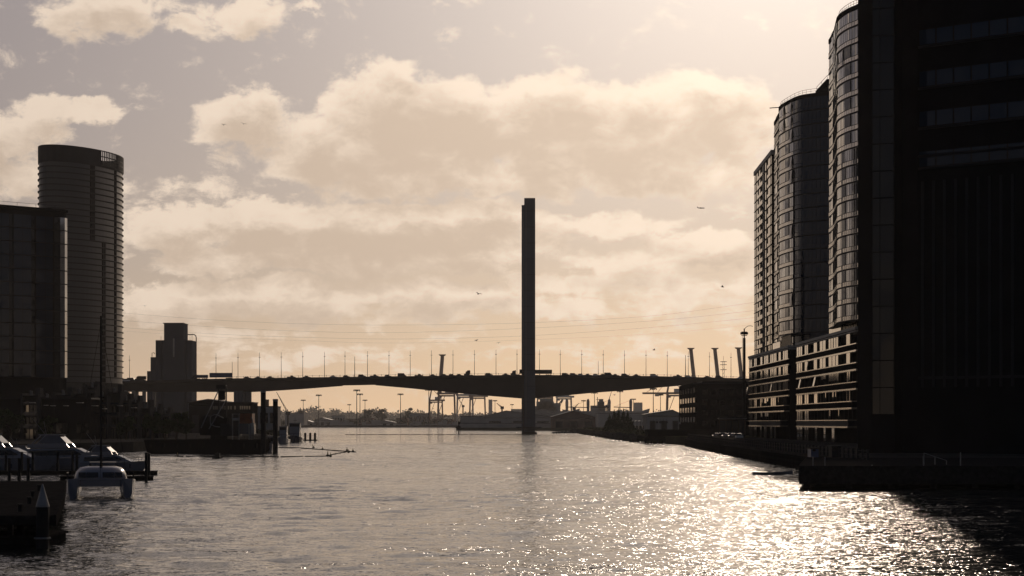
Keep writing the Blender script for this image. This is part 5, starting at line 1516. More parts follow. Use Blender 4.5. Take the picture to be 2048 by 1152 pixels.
D = GD(917); x_ = X(435, D); t_ = thing('mooring_buoy', 'flat dark mooring float on the near boom below the barge', 'buoy', (x_, D, 0))
b = MB(); b.box(x_ - .95, x_ + .95, D - .6, D + .6, -.15, .22); b.build('base', 'rubber', t_)
b = MB(); b.box(x_ - .45, x_ + .45, D - .4, D + .4, .22, 1.0); b.tube([(x_, D, 1.0), (x_, D, 1.25)], .08, 6); b.build('housing', 'darksteel', t_)

# ------------------------------------------------------------------ marina pontoons
pt_ = thing('timber_jetty', 'broad dark timber jetty platform at the lower left corner', 'jetty', (-40, 140, 0))
poly = [(-24.6, 109.0), (-30.4, 137), (-38.2, 173), (-64, 173), (-64, 109.0)]
b = MB(); b.prism(poly, 1.35, 1.62); b.build('frame', 'timber', pt_)
yy = 109.1
while yy < 172.6:          # deck planks
    u = (yy - 109) / 28 if yy < 137 else None
    xr = -24.6 + (-30.4 + 24.6) * (yy - 109) / 28 if yy < 137 else -30.4 + (-38.2 + 30.4) * (yy - 137) / 36
    b = MB(); b.box(-64 if yy > 130 else -34, xr - .02, yy, yy + .40, 1.625, 1.80 + random.uniform(-.008, .008)); b.build('plank', 'timber', pt_); yy += .44
b = MB(); b.wall([(-24.5, 108.8), (-30.3, 137), (-38.1, 173)], 1.2, 1.84, .12); b.build('edge_board', 'timber', pt_)
b = MB(); b.box(-34, -24.6, 108.7, 108.95, 1.3, 1.78); b.build('front_board', 'timber', pt_)
for (x_, y_) in ((-27.2, 112), (-31, 113), (-31.8, 140), (-38, 160)):
    b = MB(); b.tube([(x_, y_, -2), (x_, y_, 1.4)], .22, 8); b.build('leg', 'timber', pt_)
# big pile with cone cap
def pile(label, px0, px1, top, D, cone=True, lower=-2):
    x_ = X((px0+px1)/2, D); r = (px1-px0)/2/F*D; zt_ = Z(top, D)
    t_ = thing('guide_pile', label, 'pile', (x_, D, lower), 'guide piles of the marina')
    zc = zt_ - r * (3.6 if cone else 1)
    b = MB(); b.tube([(x_, D, lower), (x_, D, zc)], r, 18); b.build('shaft', 'darksteel', t_, smooth=False)
    b = MB(); b.tube([(x_, D, zc), (x_, D, zc + .06), (x_, D, zt_)], [r*1.05, r*1.05, .03], 18); b.build('cap', 'steel' if cone else 'darksteel', t_)
    return t_
pile('thick dark pile with a pointed cone cap in front of the jetty', 72.5, 98, 968, 108.2)
fp2 = thing('floating_pontoon', 'low black floating pontoon in front of the jetty, tied to the cone capped pile', 'pontoon', (-31, 112.5, 0))
b = MB(); b.box(-36, X(96, 112), 111.5, 116.5, -.2, .45); b.build('float', 'rubber', fp2)
b = MB(); b.box(-36, X(100, 112), 111.3, 116.6, .45, .58); b.build('deck', 'timber', fp2)
b = MB(); b.box(X(20, 112), X(30, 112), 111.4, 111.7, .58, 1.3); b.build('bracket_post', 'darksteel', fp2)
b = MB(); b.tube([(X(98, 111), 108.2 + .5*math.cos(a/8*6.283), .62) if False else (X(85, 108.2) + .42*math.cos(a/8*6.283), 108.2 + .42*math.sin(a/8*6.283), .62) for a in range(9)], .05, 5); b.build('pile_ring', 'steel', fp2)
for i, (x_, y_) in enumerate(((-27.6, 113.5), (-29.6, 124), (-32.0, 135), (-34.6, 148))):
    t2 = thing('mooring_bollard', '%s of four dark bollards along the jetty edge' % ('nearest', 'second nearest', 'third nearest', 'farthest')[i], 'bollard', (x_, y_, 1.8), 'bollards on the jetty')
    MB().tube([(x_, y_, 1.8), (x_, y_, 2.15)], .13, 8).build('post', 'darksteel', t2)
    MB().tube([(x_, y_, 2.15), (x_, y_, 2.24)], [.2, .17], 8).build('cap', 'darksteel', t2)
# finger pontoons with piles
def finger(label, px0, px1, y0, piles):
    x0, x1 = X(px0, y0), X(px1, y0)
    t_ = thing('finger_pontoon', label, 'pontoon', ((x0+x1)/2, y0, 0), 'finger pontoons of the marina')
    b = MB(); b.box(x0, x1, y0, y0 + 2.2, -.2, .42); b.build('float', 'rubber', t_)
    b = MB(); b.box(x0 - .05, x1 + .05, y0 - .05, y0 + 2.25, .42, .52); b.build('deck', 'timber', t_)
    for px in piles:
        x_ = X(px, y0); b = MB(); b.tube([(x_, y0 + 1, -2), (x_, y0 + 1, 3.0)], .16, 8); b.build('pile', 'darksteel', t_)
        b = MB(); b.tube([(x_, y0 + 1, .52), (x_, y0 + 1, 1.4)], .2, 6); b.build('power_post', 'cladding', t_)
    return t_
finger('nearest finger pontoon behind the catamaran, ending at the two end piles', 120, 300, 236, [150, 200])
finger('farther finger pontoon beside the motor yachts', -40, 309, 262, [8, 40, 62, 112, 142])
finger('finger pontoon at the left edge between jetty and yachts', -60, 60, 215, [14, 34, 52])
for i, (px0, px1, top, D, lab) in enumerate(((289.5, 295.5, 904, 233, 'slim dark end pile with a bracket, right of the catamaran'), (294, 300.5, 905, 258, 'slim dark end pile just behind the first, at the yacht pontoon end'))):
    pile(lab, px0, px1, top, D, False)
# little service lamps on the jetty and bollards
for i, (px, py, D) in enumerate(((29, 952, 175), (40, 849, 330), (24, 846, 330))):
    pass

# shrubs and trees of the left promenade, seen as low dark mounds
def leaf_blob(b, c, rx, ry, rz, n, s, rnd):
    for _ in range(n):
        u = rnd.gauss(0, 1), rnd.gauss(0, 1), rnd.gauss(0, 1); L = math.sqrt(sum(q*q for q in u)) + 1e-6
        rr = rnd.random() ** .35
        p = Vector((c[0] + u[0]/L*rx*rr, c[1] + u[1]/L*ry*rr, c[2] + u[2]/L*rz*rr))
        a = Vector((rnd.uniform(-1, 1), rnd.uniform(-1, 1), rnd.uniform(-1, 1))).normalized() * s * rnd.uniform(.6, 1.3)
        d = a.cross(Vector((rnd.uniform(-1, 1), rnd.uniform(-1, 1), rnd.uniform(-1, 1)))).normalized() * s * rnd.uniform(.5, 1.1)
        b.face([p - a, p + d, p + a, p - d])
def tree(label, x, y, z0, h, w, seed, n=900, s=.35, conifer=False, group=None, m='leaf', cat='tree'):
    rnd = random.Random(seed); t_ = thing('conifer' if conifer else 'tree', label, cat, (x, y, z0), group)
    b = MB()
    b.tube([(x, y, z0), (x + rnd.uniform(-.1, .1)*w, y, z0 + h*.5), (x, y, z0 + h*.92)], [h*.03 + .08, h*.02 + .05, .03], 7)
    for i in range(7):
        a = rnd.uniform(0, 6.28); zz = z0 + h*rnd.uniform(.25, .7); b.tube([(x, y, zz), (x + math.cos(a)*w*.35, y + math.sin(a)*w*.35, zz + h*.15)], [.07, .03], 4)
    b.build('trunk', 'bark', t_)
    b = MB()
    if conifer:
        for i in range(14):
            u = i / 13; r = w*.5*(1 - u)**.8 * rnd.uniform(.8, 1.15) + .15
            leaf_blob(b, (x + rnd.uniform(-.2, .2), y, z0 + h*(.06 + .92*u)), r, r, h*.07, int(n/14*(1.6-1.2*u)), s*(1.1-.5*u), rnd)
    else:
        for i in range(16):
            a = rnd.uniform(0, 6.28); rr = rnd.uniform(0, .36)*w; zz = z0 + h*rnd.uniform(.35, .88)
            leaf_blob(b, (x + math.cos(a)*rr, y + math.sin(a)*rr, zz), w*rnd.uniform(.14, .24), w*rnd.uniform(.14, .24), h*rnd.uniform(.08, .15), n//16, s, rnd)
    b.build('crown', m, t_)
    return t_
k_ = 0
for i, (px, D, h, w) in enumerate(((305, 520, 7, 6), (330, 530, 6, 6), (352, 535, 7.5, 7), (372, 545, 6, 6), (20, 500, 8, 8), (92, 505, 6, 6), (252, 520, 6, 6))):
    tree('dark street tree on the left promenade, %s' % ('right of the lowest townhouse', 'second right of the lowest townhouse', 'below the silos, between barge and silos', 'just left of the boat shed gable', 'at the left edge above the yachts', 'above the middle motor yacht', 'above the rightmost motor yacht')[i], X(px, D), D, 2.3, h, w, 50 + i, 700, .4, False, 'trees on the left promenade')

# ------------------------------------------------------------------ middle distance on the right bank
gable('wharf_shed', 'long grey gabled wharf shed behind the pylons on the far bank', 'shed', 966, 1110, 833.5, 822, 1760, 60, 'shed', 'metalroof', 2.45, .32)
gable('wharf_shed', 'brown gabled shed right of the pylons with a pale left roof slope', 'shed', 1104, 1191, 834, 821.5, 1640, 50, 'brown', 'metalroof', 2.45, .5)
flat('warehouse', 'low grey warehouse left of the long gabled shed', 'warehouse', 921, 966, 832, 1800, 40, 'shed', 2.45)
gable('wharf_shed', 'low dark gabled shed just left of the five thin signposts', 'shed', 1294, 1362, 829, 821, 1150, 40, 'shed', 'metalroof', 2.45, .75)
flat('warehouse', 'long flat roofed warehouse behind the bushy conifers', 'warehouse', 1196, 1310, 826, 1900, 50, 'shed', 2.45)
gable('wharf_shed', 'pale roofed shed far behind the brown gabled shed', 'shed', 1060, 1112, 826, 818, 2300, 60, 'shed', 'metalroof', 2.45, .5)
flat('quay_wall_shed', 'long low store along the water left of the front pylon', 'shed', 916, 1100, 846, 1716, 10, 'shed', 2.45)
# row of parked vans whose roofs catch the sun
vp = protos[('van', 'paint_dark')]
for i in range(6):
    D = 1180; x_ = X(1266 + i*7.2, D)
    o = dup(vp, (x_, D, Z(852, D) if False else 2.46), R(90), '%s of the six white topped vans parked right of the conifers' % ('leftmost', 'second', 'third', 'fourth', 'fifth', 'rightmost')[i]); o['group'] = 'parked vans beyond the conifers'
# canopy shelter over the vans
sh = thing('market_canopy', 'long pale ribbed canopy roof right of the conifers, catching the sun', 'canopy', (X(1282, 1180), 1190, 2.45))
for i in range(6):
    D = 1186; x_ = X(1266 + i*7.2, D); b = MB(); pr = [(x_ + 1.05*math.cos(a*math.pi/8), Z(843, D) + .5*math.sin(a*math.pi/8)) for a in range(9)]; b.profile(pr, 'y', D - 4, D + 8); b.build('roof_vault', 'metalroof', sh)
    b = MB(); b.box(x_ - .1, x_ + .1, D - 3.6, D - 3.4, 2.46, Z(843, D)); b.build('post', 'darksteel', sh)

for i, (px, h, w) in enumerate(((1219, 8.2, 6.0), (1229, 10.4, 5.6), (1238, 11.2, 5.2), (1247, 10.8, 5.2), (1256, 9.6, 5.6), (1263, 6.8, 5.0), (1213, 5.0, 4.0))):
    tree('dark bushy conifer on the point, %s in the clump' % ('second from left', 'third from left', 'middle and tallest', 'just right of the tallest', 'third from right edge', 'rightmost', 'leftmost and lowest')[i], X(px, 1000), 1000 + (i % 3)*2, 2.45, h, w, 80 + i, 1500, .33, True, 'conifers on the point')
# low scrub along the point
def scrub(name, pts, n, s, seed, h):
    rnd = random.Random(seed); b = MB()
    for _ in range(n):
        k_ = rnd.random() * (len(pts)-1); j = int(k_); p = Vector(pts[j]).lerp(Vector(pts[j+1]), k_ - j)
        leaf_blob(b, (p.x + rnd.uniform(0, 5), p.y + rnd.uniform(-4, 4), p.z + h*.4*rnd.random()), s*3, s*3, h*.5, 14, s, rnd)
    return stuff(b.build(name, 'leaf2'))
scrub('scrub_vegetation', [(48, 760, 2.4), (47, 900, 2.4), (48, 1100, 2.4), (50, 1400, 2.4)], 260, .45, 5, 1.6)
stuff(scrub('bank_vegetation', [(-84, 745, 2.3), (-116, 900, 2.3), (-124, 1100, 2.3)], 120, .5, 6, 1.8))

# ------------------------------------------------------------------ far shore
FS = [(628, 662, 836, 2900), (664, 690, 831, 3000), (716, 745, 836, 2950), (748, 790, 841, 2850), (792, 815, 836, 3050), (818, 862, 827, 3150), (864, 905, 838, 2900), (600, 626, 841, 2880), (690, 716, 838, 3100)]
nm = ['long grey shed behind the first tall light mast', 'tall open framed store on the far shore', 'grey store left of the widest far shed', 'low pale roofed shed in the middle of the far shore', 'small square store on the far shore', 'largest boxy warehouse on the far shore left of the cranes', 'low shed under the leftmost cranes', 'low shed nearest the moored workboats', 'low shed between the two light mast pairs']
for i, (a, c, tp, D) in enumerate(FS):
    if i in (0, 3, 7): gable('far_shed', nm[i], 'shed', a, c, tp + 4, tp, D, 40, 'shed', 'metalroof', 2.4, .5, 'sheds on the far shore')
    else: flat('far_store', nm[i], 'warehouse', a, c, tp, D, 40, 'shed' if i % 2 else 'brown', 2.4, 'stores on the far shore', 5, 1)
# container stacks
rc = random.Random(5); ci = 0
cont = None
for (px0, D, cols, lab) in ((664, 2790, 6, 'under the tall open framed store'), (728, 2800, 4, 'right of the paired light masts'), (880, 2790, 6, 'left of the channel marker')):
    for c_ in range(cols):
        hgt = rc.choice((1, 2, 3, 3))
        for r_ in range(hgt):
            x_ = X(px0, D) + c_ * 6.6
            if cont is None:
                b = MB(); b.box(-3.05, 3.05, 0, 2.5, 0, 2.55); cont = b.build('stacked_container', 'shed'); o = cont
            else: o = cont.copy(); COL.objects.link(o)
            o.location = (x_, D, 2.4 + r_*2.6)
            tag(o, '%s container in the %s column of the stack %s' % (('lowest', 'middle', 'topmost')[min(r_, 2)], od[c_], lab), 'container', 'containers on the far shore')
# rows of pale cars / lorries at the waterside
for i, px in enumerate((790, 820, 850)):
    D = 2770; x0, x1 = X(px, D), X(px + 24, D)
    t_ = thing('rail_wagon', '%s of three long pale wagons at the edge of the far shore' % ('leftmost', 'middle', 'rightmost')[i], 'wagon', ((x0+x1)/2, D, 3.0), 'pale wagons on the far shore')
    b = MB(); b.box(x0, x1, D, D + 2.6, 3.6, 5.2); b.build('body', 'render', t_)
    for k_ in (.15, .85):
        b = MB(); b.box(x0 + (x1-x0)*k_ - 1.2, x0 + (x1-x0)*k_ + 1.2, D + .3, D + 2.3, 2.41, 3.6); b.build('bogie', 'darksteel', t_)
o = None

# high mast lights
hm = local('light_mast', 'x', 'light mast', 'high light masts in the port')
b = MB(); b.tube([(0, 0, 0), (0, 0, 30)], [.55, .3], 6); b.build('pole', 'darksteel', hm)
b = MB(); b.box(-3, 3, -.5, .5, 29.6, 30.4)
for q in (-2.6, -.9, .9, 2.6): b.box(q - .5, q + .5, -.7, .7, 28.9, 29.6)
b.build('lamp_cluster', 'darksteel', hm)
HM = [(606.5, 800, 2900), (637.5, 790, 2800), (698.5, 809, 3400), (713.5, 780, 2780), (720, 788, 2900), (730, 800, 3100), (801, 788, 2850), (857.6, 779, 2780), (990, 801, 3100), (1024, 809, 3400), (1167, 801, 3000), (1189, 785, 2600), (1240, 782, 2500), (1267, 798, 2900), (1306.5, 777, 2400), (1321, 789, 2700)]
hl = ['left of the tallest far tree', 'tall, alone left of centre on the far shore', 'faint and low, far behind', 'tall, left of a close pair', 'right of a close pair, slightly lower', 'low, right of the close pair', 'alone in the middle of the gap under the bridge', 'tall, just left of the first port crane', 'low, right of the distant block tower', 'faint, left of the pylon base', 'left of the ship deck cranes', 'tall, reaching the bridge between ship cranes', 'tall, reaching the bridge above the conifers', 'right of the last ship crane', 'tall, left of the crane beside the dark office', 'low, under the boom of the crane beside the office']
for i, (px, tp, D) in enumerate(HM):
    loc = (X(px, D), D, 2.4); s_ = (Z(tp, D) - 2.4) / 30
    o = hm if i == 0 else dup(hm, loc, 0, '')
    o.location = loc; o['label'] = 'thin port light mast, ' + hl[i]; o.scale = (s_*.9, s_*.9, s_)

# ------------------------------------------------------------------ container cranes
def port_crane(label, px, D, top_py, boom=True, lean=-8, s=1.0, horizontal=False, legs=None, grey=False):
    x = X(px, D); g = 2.4; m = 'crane_grey' if grey else 'crane'
    t_ = thing('container_crane', label, 'container crane', (x, D, g), 'container cranes in the port')
    def p(dx, dy, z): return (x + dx*s, D + dy*s, g + z*s)
    zt_ = (Z(top_py, D) - g) / s
    for (dx, dy) in ((-13, -8), (13, -8), (-13, 8), (13, 8)):
        b = MB(); b.beam(p(dx, dy, 0), p(dx*.9, dy, 46), 2.2*s, 1.8*s); b.build('leg', m, t_)
    for dy in (-8, 8):
        b = MB(); b.beam(p(-13, dy, 14), p(13, dy, 14), 1.6*s); b.beam(p(-12, dy, 44), p(12, dy, 44), 2.2*s); b.build('portal_beam', m, t_)
    for dx in (-12.5, 12.5):
        b = MB(); b.beam(p(dx, -8, 15), p(dx*.94, 8, 44), .9*s); b.beam(p(dx, 8, 15), p(dx*.94, -8, 44), .9*s); b.build('brace', m, t_)
    b = MB(); b.beam(p(-12.5, -8.5, 15), p(-2, -8.5, 44), .8*s); b.build('brace', m, t_)
    b = MB(); b.box(x - 14*s, x + 17*s, D - 5*s, D + 5*s, g + 46*s, g + 49*s); b.build('girder', m, t_)
    b = MB(); b.box(x - 2*s, x + 9*s, D - 4*s, D + 4*s, g + 49*s, g + 54*s); b.build('machinery_house', 'crane_grey', t_)
    b = MB(); b.box(x - 11*s, x - 7*s, D - 3*s, D + 1*s, g + 41*s, g + 44.8*s); b.build('cabin', 'crane_grey', t_)
    b = MB(); b.beam(p(-12, -5, 49), p(-8, 0, 70), 1.6*s); b.beam(p(-12, 5, 49), p(-8, 0, 70), 1.6*s); b.beam(p(-8, 0, 70), p(12, 0, 49), .8*s); b.build('apex_frame', m, t_)
    if horizontal:
        b = MB()
        for dy in (-3, 3): b.beam(p(-48, dy, 47.5), p(-13, dy, 47.5), 1.6*s, 2.6*s)
        for i in range(8): b.beam(p(-48 + i*4.5, -3, 47.5), p(-43.5 + i*4.5, 3, 47.5), .7*s)
        b.build('boom', m, t_)
        b = MB(); b.beam(p(-8, 0, 70), p(-42, 0, 49), .6*s); b.beam(p(-8, 0, 70), p(-26, 0, 49), .6*s); b.build('forestay', m, t_)
        b = MB(); b.box(x - 30*s, x - 24*s, D - 2*s, D + 2*s, g + 43*s, g + 46*s); b.build('trolley', 'crane_grey', t_)
    elif boom:
        # raised boom: two chords with lacing, platform at the tip
        b = MB(); bx = lean
        for dx in (-2.0, 2.0): b.beam(p(-10 + dx, -3, 49), p(-10 + bx + dx*.85, -3, zt_ - 3), 1.9*s, 2.4*s)
        n = 14
        for i in range(n):
            za, zc = 49 + (zt_ - 52)*i/n, 49 + (zt_ - 52)*(i+1)/n; xa, xc = -10 + bx*i/n, -10 + bx*(i+1)/n; w = 1.7 if i % 2 else -1.7
            b.beam(p(xa - w, -3, za), p(xc + w, -3, zc), 1.5*s)
        b.beam(p(-10, -3, 49), p(-10 + bx, -3, zt_ - 3), 3.4*s, 1.6*s); b.build('boom', m, t_)
        b = MB(); xx = x + (-10 + bx)*s; zz = g + (zt_ - 3)*s
        b.loft([[(xx - 2*s, D - 5*s, zz), (xx + 2*s, D - 5*s, zz), (xx + 2*s, D - 1*s, zz), (xx - 2*s, D - 1*s, zz)], [(xx - 5*s, D - 7*s, zz + 2*s), (xx + 5*s, D - 7*s, zz + 2*s), (xx + 5*s, D + 1*s, zz + 2*s), (xx - 5*s, D + 1*s, zz + 2*s)]])
        b.box(xx - 5.2*s, xx + 5.2*s, D - 7.2*s, D + 1.2*s, zz + 2*s, zz + 3*s); b.build('boom_tip', m, t_)
        b = MB(); b.beam(p(-8, 0, 70), p(-10 + bx*.5, -3, 49 + (zt_ - 49)*.5), .5*s); b.build('forestay', m, t_)
    return t_
port_crane('port crane left of the pylons with one boom raised high above the bridge', 893, 3000, 709, True, 4, 1.0, grey=False)
port_crane('low port crane directly left of the one with the raised boom', 872, 3150, 780, False, 0, .82)
port_crane('port crane under the bridge midway between raised boom and pylons', 930, 3100, 770, False, 0, .98, grey=True)
port_crane('port crane nearest the left side of the pylons', 955, 3000, 770, False, 0, .92)
port_crane('port crane just right of the pylons above the ship', 1090, 3050, 770, False, 0, .95)
port_crane('port crane second right of the pylons, left of the brown shed ridge', 1128, 3200, 770, False, 0, .95, grey=True)
port_crane('port crane with its boom lying level, left of the five storey building', 1351, 2650, 780, False, 0, .9, horizontal=True)
port_crane('leftmost of the three raised booms at right, leaning above the bridge', 1404, 3050, 696, True, -7, 1.0)
port_crane('middle one of the three raised booms at right, leaning above the bridge', 1452, 3050, 696, True, -7, 1.0)
port_crane('rightmost of the three raised booms at right, beside the floodlight mast', 1499, 3050, 695, True, -7, 1.0)
# lattice radar mast between the raised booms
D = 2900; x_ = X(1447, D); t_ = thing('radar_mast', 'lattice radar mast with platforms between the middle and right raised booms', 'mast', (x_, D, 2.4))
b = MB()
for dx in (-1.6, 1.6): b.beam((x_ + dx, D, 2.4), (x_ + dx*.6, D, Z(722, D)), .5)
for i in range(14): z_ = 2.4 + i*6; b.beam((x_ - 1.5, D, z_), (x_ + 1.5, D, z_ + 6), .35)
b.beam((x_, D, Z(722, D)), (x_, D, Z(712, D)), .35); b.build('lattice', 'darksteel', t_)
for zz in (740, 730, 724):
    b = MB(); b.box(x_ - 4.5, x_ + 4.5, D - 1, D + 1, Z(zz, D), Z(zz, D) + .8); b.build('platform', 'darksteel', t_)

# ships
def ship(label, px0, px1, D, deckpy, group=None):
    x0, x1 = X(px0, D), X(px1, D); zd = Z(deckpy, D); t_ = thing('cargo_ship', label, 'ship', ((x0+x1)/2, D, 0))
    b = MB(); b.profile([(x0 - 3, zd + 2), (x0 + 4, -1), (x1 - 6, -1), (x1, zd + 3), (x1 - 10, zd), (x0 + 8, zd)], 'y', D, D + 24); b.build('hull', 'shed', t_)
    return t_, zd
s1, zd = ship('pale ship with a stepped white superstructure right behind the front pylon', 1060, 1160, 2450, 822)
for (a, c, tp) in ((1066, 1112, 812), (1073, 1108, 803), (1080, 1104, 797), (1108, 1121, 806)):
    b = MB(); b.box(X(a, 2450), X(c, 2450), 2452, 2470, zd, Z(tp, 2450)); b.build('superstructure', 'render', s1); zz = Z(tp, 2450)
b = MB(); b.beam(P(1092, 797, 2455), P(1092, 786, 2455), .8); b.beam(P(1088, 790, 2455), P(1096, 790, 2455), .5); b.build('mast', 'crane_grey', s1)
b = MB(); b.loft([[P(1118, 806, 2450), P(1124, 806, 2450), P(1124, 806, 2462), P(1118, 806, 2462)], [P(1123, 799, 2450), P(1127, 800, 2450), P(1127, 800, 2462), P(1123, 799, 2462)]]); b.build('funnel', 'render', s1)
s2, zd = ship('bulk carrier with four round topped deck crane posts, between pylons and office', 1130, 1300, 2480, 822)
for px in (1134, 1176.5, 1219, 1262):
    x_ = X(px, 2480); b = MB(); b.tube([(x_, 2486, zd), (x_, 2486, Z(804, 2480)), (x_, 2486, Z(800, 2480)), (x_, 2486, Z(797.5, 2480))], [1.7, 2.0, 1.6, .5], 10); b.build('crane_post', 'shed', s2)
    if px != 1134:
        b = MB(); b.beam((x_, 2484, Z(815, 2480)), (x_ - (21 if px != 1176.5 else 26), 2484, Z(814, 2480)), 1.0); b.beam((x_, 2484, Z(800, 2480)), (x_ - 20, 2484, Z(813, 2480)), .25); b.build('crane_jib', 'darksteel', s2)
for (a, c, tp) in ((1182, 1212, 811), (1196, 1209, 803), (1199, 1207, 798)):
    b = MB(); b.box(X(a, 2480), X(c, 2480), 2484, 2500, zd, Z(tp, 2480)); b.build('superstructure', 'shed', s2)
b = MB(); b.beam(P(1195, 811, 2484), P(1195, 794, 2484), .8); b.beam(P(1192, 799, 2484), P(1198, 799, 2484), .5); b.build('mast', 'darksteel', s2)
# luffing harbour cranes
def luffer(label, px, py, px2, py2, D, base=832):
    t_ = thing('luffing_crane', label, 'crane', (X(px, D), D, 2.4), 'luffing cranes')
    b = MB(); b.beam((X(px, D), D, 2.4), P(px, py, D), 2.0); b.build('tower', 'darksteel', t_)
    a, c = Vector(P(px, py, D)), Vector(P(px2, py2, D)); b = MB(); n = 12
    up = Vector((0, 0, 1.4))
    b.beam(a - up, c, .4); b.beam(a + up, c, .4)
    for i in range(n): b.beam(a.lerp(c, i/n) + (up if i % 2 else -up)*(1-i/n), a.lerp(c, (i+1)/n) + (-up if i % 2 else up)*(1-(i+1)/n), .3)
    b.build('jib', 'darksteel', t_)
    b = MB(); b.box(X(px, D) - 2, X(px, D) + 2.5, D - 1.5, D + 1.5, Z(py, D) - 2, Z(py, D) + 1.5); b.build('cab', 'cladding', t_)
    return t_
luffer('thin crane with a long jib raised leftwards beyond the workboats', 576, 826, 553, 784, 2000)
luffer('crane with a jib raised leftwards right of the middle port cranes', 1004, 815, 993, 806, 2600)
luffer('short dark crane jib beside the upright post, left of the pylon', 1004.5, 822, 994, 807.5, 2550) if False else None
luffer('crane with a jib raised right above the brown shed', 1148, 817, 1158, 806, 2700)
luffer('lattice jib crane rising to the bridge behind the ship', 1214, 812, 1224, 780, 2650)
luffer('crane with a dark diagonal jib under the bridge, behind the barge', 505, 814, 487, 790, 1500)
luffer('lattice jib crane among the middle port cranes', 926, 812, 910, 786, 3300)
# distant blocks
flat('distant_tower', 'plain distant tower block in the gap between port cranes and pylons', 'tower block', 977, 984.5, 799, 5200, 20, 'shed', 2.4, None, 0)
flat('distant_tower', 'squat distant tower block right of the ship cranes', 'tower block', 1269.5, 1285, 805, 5000, 40, 'shed', 2.4, None, 0)
flat('distant_block', 'low distant block with a chimney left of the pylon base', 'block', 1022, 1046, 818, 4300, 40, 'shed', 2.4, None, 0)
# treeline
rt = random.Random(21); b = MB()
def hgt(px): return 1.9 * (22 + 7*noise.noise(Vector((px*.03, 3.1, 0))) + 6*noise.noise(Vector((px*.11, 7.7, 0))))
for i in range(560):
    px = rt.uniform(440, 1560); D = rt.uniform(7200, 8800); x_ = X(px, D)
    h = hgt(px) * rt.uniform(.75, 1.15) * (1.2 if px < 870 else .95); w = h*rt.uniform(.6, 1.2)
    leaf_blob(b, (x_, D, 2.4 + h*.52), w*.6, w*.5, h*.48, 80, 4.2, rt)
    b.tube([(x_, D, 2.4), (x_, D, 2.4 + h*.5)], 1.2, 4, cap=False)
stuff(b.build('treeline', 'leaf2'))
b = MB()
for i in range(150):
    px = rt.uniform(470, 1020); D = rt.uniform(3000, 3300); x_ = X(px, D); h = rt.uniform(6, 12)
    leaf_blob(b, (x_, D, 2.4 + h*.4), h*1.1, h*.6, h*.5, 50, 1.3, rt)
stuff(b.build('shoreline_vegetation', 'leaf2'))
def fartree(label, px, D, top, w_px, seed):
    tree(label, X(px, D), D, 2.4, Z(top, D) - 2.4, w_px/F*D, seed, 1200, 1.1, False, 'larger trees on the far shore', 'leaf2')
fartree('tallest rounded tree on the far shore, left of the first tall light mast', 601, 3400, 815, 26, 201)
fartree('rounded tree on the far shore below the right one of the mast pair', 734, 3500, 815, 30, 202)
fartree('flat topped tree on the far shore right of the lone light mast', 816, 3500, 814, 24, 203)
fartree('rounded tree on the far shore left of the lone light mast', 762, 3500, 816, 30, 204)

# channel marker
D = 1250; x_ = X(917.5, D); t_ = thing('channel_marker', 'small dark channel marker with a platform and ball, left of the pylons', 'channel marker', (x_, D, -2))
b = MB(); b.tube([(x_, D, -2), (x_, D, Z(846, D))], .38, 8); b.build('post', 'darksteel', t_)
b = MB(); b.box(x_ - 2.0, x_ + 1.3, D - 1, D + 1, Z(856, D), Z(853.5, D)); b.box(x_ - .9, x_ + 1.0, D - .7, D + .7, Z(858.5, D), Z(851.5, D)); b.build('platform', 'darksteel', t_)
b = MB(); b.ball((x_ + .3, D, Z(845.5, D)), .85, 8, 6); b.build('ball_mark', 'rubber', t_)
for dx in (-1.6, 0.9):
    b = MB(); b.tube([(x_ + dx, D, -2), (x_ + dx, D, Z(856, D))], .16, 6); b.build('leg', 'darksteel', t_)

# ------------------------------------------------------------------ power lines
def wire(label, pts, D0=1600, r=.045):
    q = cat_rom([(X(a, D0), D0, Z(c, D0)) for a, c in pts], 8)
    b = MB(); b.tube(q, r, 4); o = b.build('power_line', 'darksteel', None, org=q[0]); tag(o, label, 'power line', 'power lines'); return o
wire('topmost thin power line sagging across the sky', [(150, 618), (245, 626), (430, 640), (620, 648), (800, 650), (1044, 646), (1300, 632), (1500, 606), (1620, 590)])
wire('second power line, just below the topmost', [(150, 632), (245, 641), (430, 654), (620, 663), (800, 665), (1044, 657), (1300, 642), (1500, 622), (1620, 606)])
wire('third power line from the top', [(150, 648), (245, 655), (430, 668), (620, 675), (800, 678), (1044, 672), (1300, 655), (1500, 636), (1620, 622)])
wire('lowest power line, fading behind the lamp poles', [(150, 655), (245, 662), (430, 674), (620, 682), (800, 686), (1044, 680), (1300, 668), (1500, 650), (1620, 640)], r=.03)

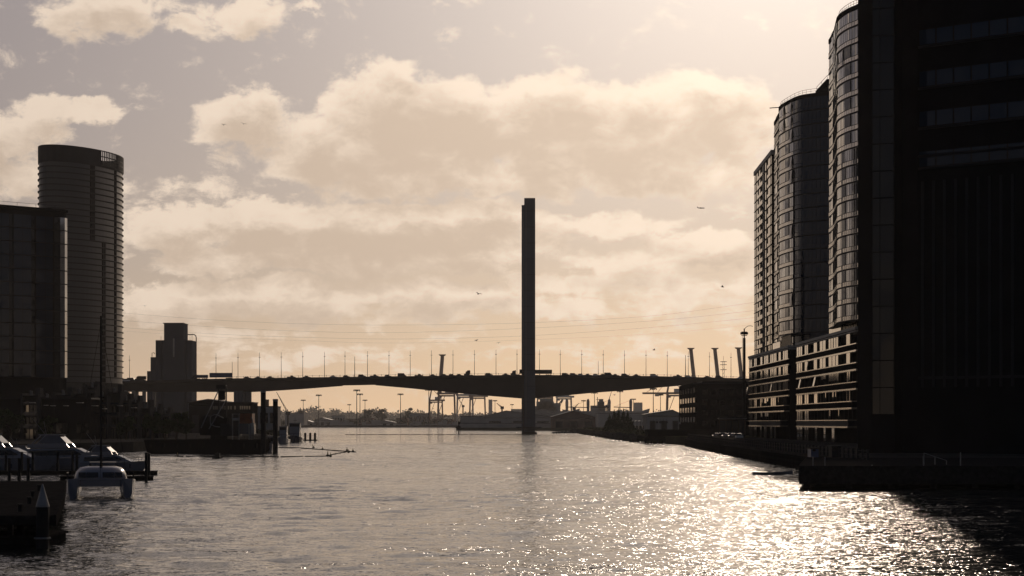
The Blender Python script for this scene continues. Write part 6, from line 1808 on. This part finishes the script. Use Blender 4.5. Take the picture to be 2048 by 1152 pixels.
# ------------------------------------------------------------------ airliner and birds
D = 7200; x_, z_ = X(1402, D), Z(416, D)
t_ = thing('airliner', 'small airliner flying right in front of the clouds', 'airliner', (x_, D, z_))
b = MB(); b.tube([(x_ - 13, D, z_ + .8), (x_ - 8, D, z_), (x_ + 9, D, z_ - .2), (x_ + 12, D, z_ - .4), (x_ + 13.2, D, z_ - .7)], [.5, 1.7, 1.8, 1.3, .2], 10); b.build('fuselage', 'plane', t_)
for s_ in (-1, 1):
    b = MB(); b.loft([[(x_ + 2, D + s_*1.5, z_ - .9), (x_ - 3, D + s_*1.5, z_ - .9), (x_ - 3, D + s_*1.5, z_ - .5), (x_ + 2, D + s_*1.5, z_ - .5)], [(x_ - 3, D + s_*14, z_ + .8), (x_ - 5, D + s_*14, z_ + .8), (x_ - 5, D + s_*14, z_ + 1), (x_ - 3, D + s_*14, z_ + 1)]]); b.build('wing', 'plane', t_)
    b = MB(); b.loft([[(x_ - 9, D + s_*.8, z_ + .3), (x_ - 12, D + s_*.8, z_ + .3), (x_ - 12, D + s_*.8, z_ + .6), (x_ - 9, D + s_*.8, z_ + .6)], [(x_ - 12, D + s_*5, z_ + .9), (x_ - 13.2, D + s_*5, z_ + .9), (x_ - 13.2, D + s_*5, z_ + 1), (x_ - 12, D + s_*5, z_ + 1)]]); b.build('tailplane', 'plane', t_)
    b = MB(); b.tube([(x_ - 1.5, D + s_*5, z_ - 1.2), (x_ + 1.8, D + s_*5, z_ - 1.3)], .95, 8); b.build('engine', 'plane', t_)
b = MB(); b.profile([(x_ - 9, z_ + .6), (x_ - 12.6, z_ + .6), (x_ - 14, z_ + 5.4), (x_ - 12, z_ + 5.4)], 'y', D - .2, D + .2); b.build('tail_fin', 'plane', t_)
gl_ = local('gull', 'x', 'bird', 'gulls in the sky')
b = MB(); b.tube([(-.28, 0, 0), (-.1, 0, .02), (.12, 0, .02), (.3, 0, 0)], [.02, .08, .08, .02], 6); b.build('body', 'feather', gl_)
for s_ in (-1, 1):
    b = MB(); b.loft([[(.1, s_*.04, .03), (-.12, s_*.04, .03), (-.12, s_*.04, .05), (.1, s_*.04, .05)], [(.08, s_*.35, .18), (-.08, s_*.35, .18), (-.08, s_*.35, .2), (.08, s_*.35, .2)], [(-.02, s_*.68, .1), (-.08, s_*.68, .1), (-.08, s_*.68, .11), (-.02, s_*.68, .11)]]); b.build('wing', 'feather', gl_)
GB = [(447, 250, 330, 'left one of the two tiny gulls high at left'), (487, 248, 330, 'right one of the two tiny gulls high at left'), (957, 588, 260, 'gull flying left of the pylon above the power lines'), (1445, 574, 260, 'gull near the slab tower at right'),
      (1308, 700, 300, 'gull above the bridge lamp poles at right'), (953, 681, 320, 'gull above the bridge left of the pylons'), (997, 686, 400, 'faint gull nearest the pylon above the bridge'), (290, 612, 420, 'tiny gull between round tower and silos'), (1229, 790, 420, 'gull under the bridge above the conifers')]
for i, (px, py, D, lab) in enumerate(GB):
    o = gl_ if i == 0 else dup(gl_, (0, 0, 0), 0, lab)
    o.location = P(px, py, D); o['label'] = lab; o.rotation_euler = (R(10), R(8 * (i % 3 - 1)), R(70 + i*31)); o.scale = (.8,)*3
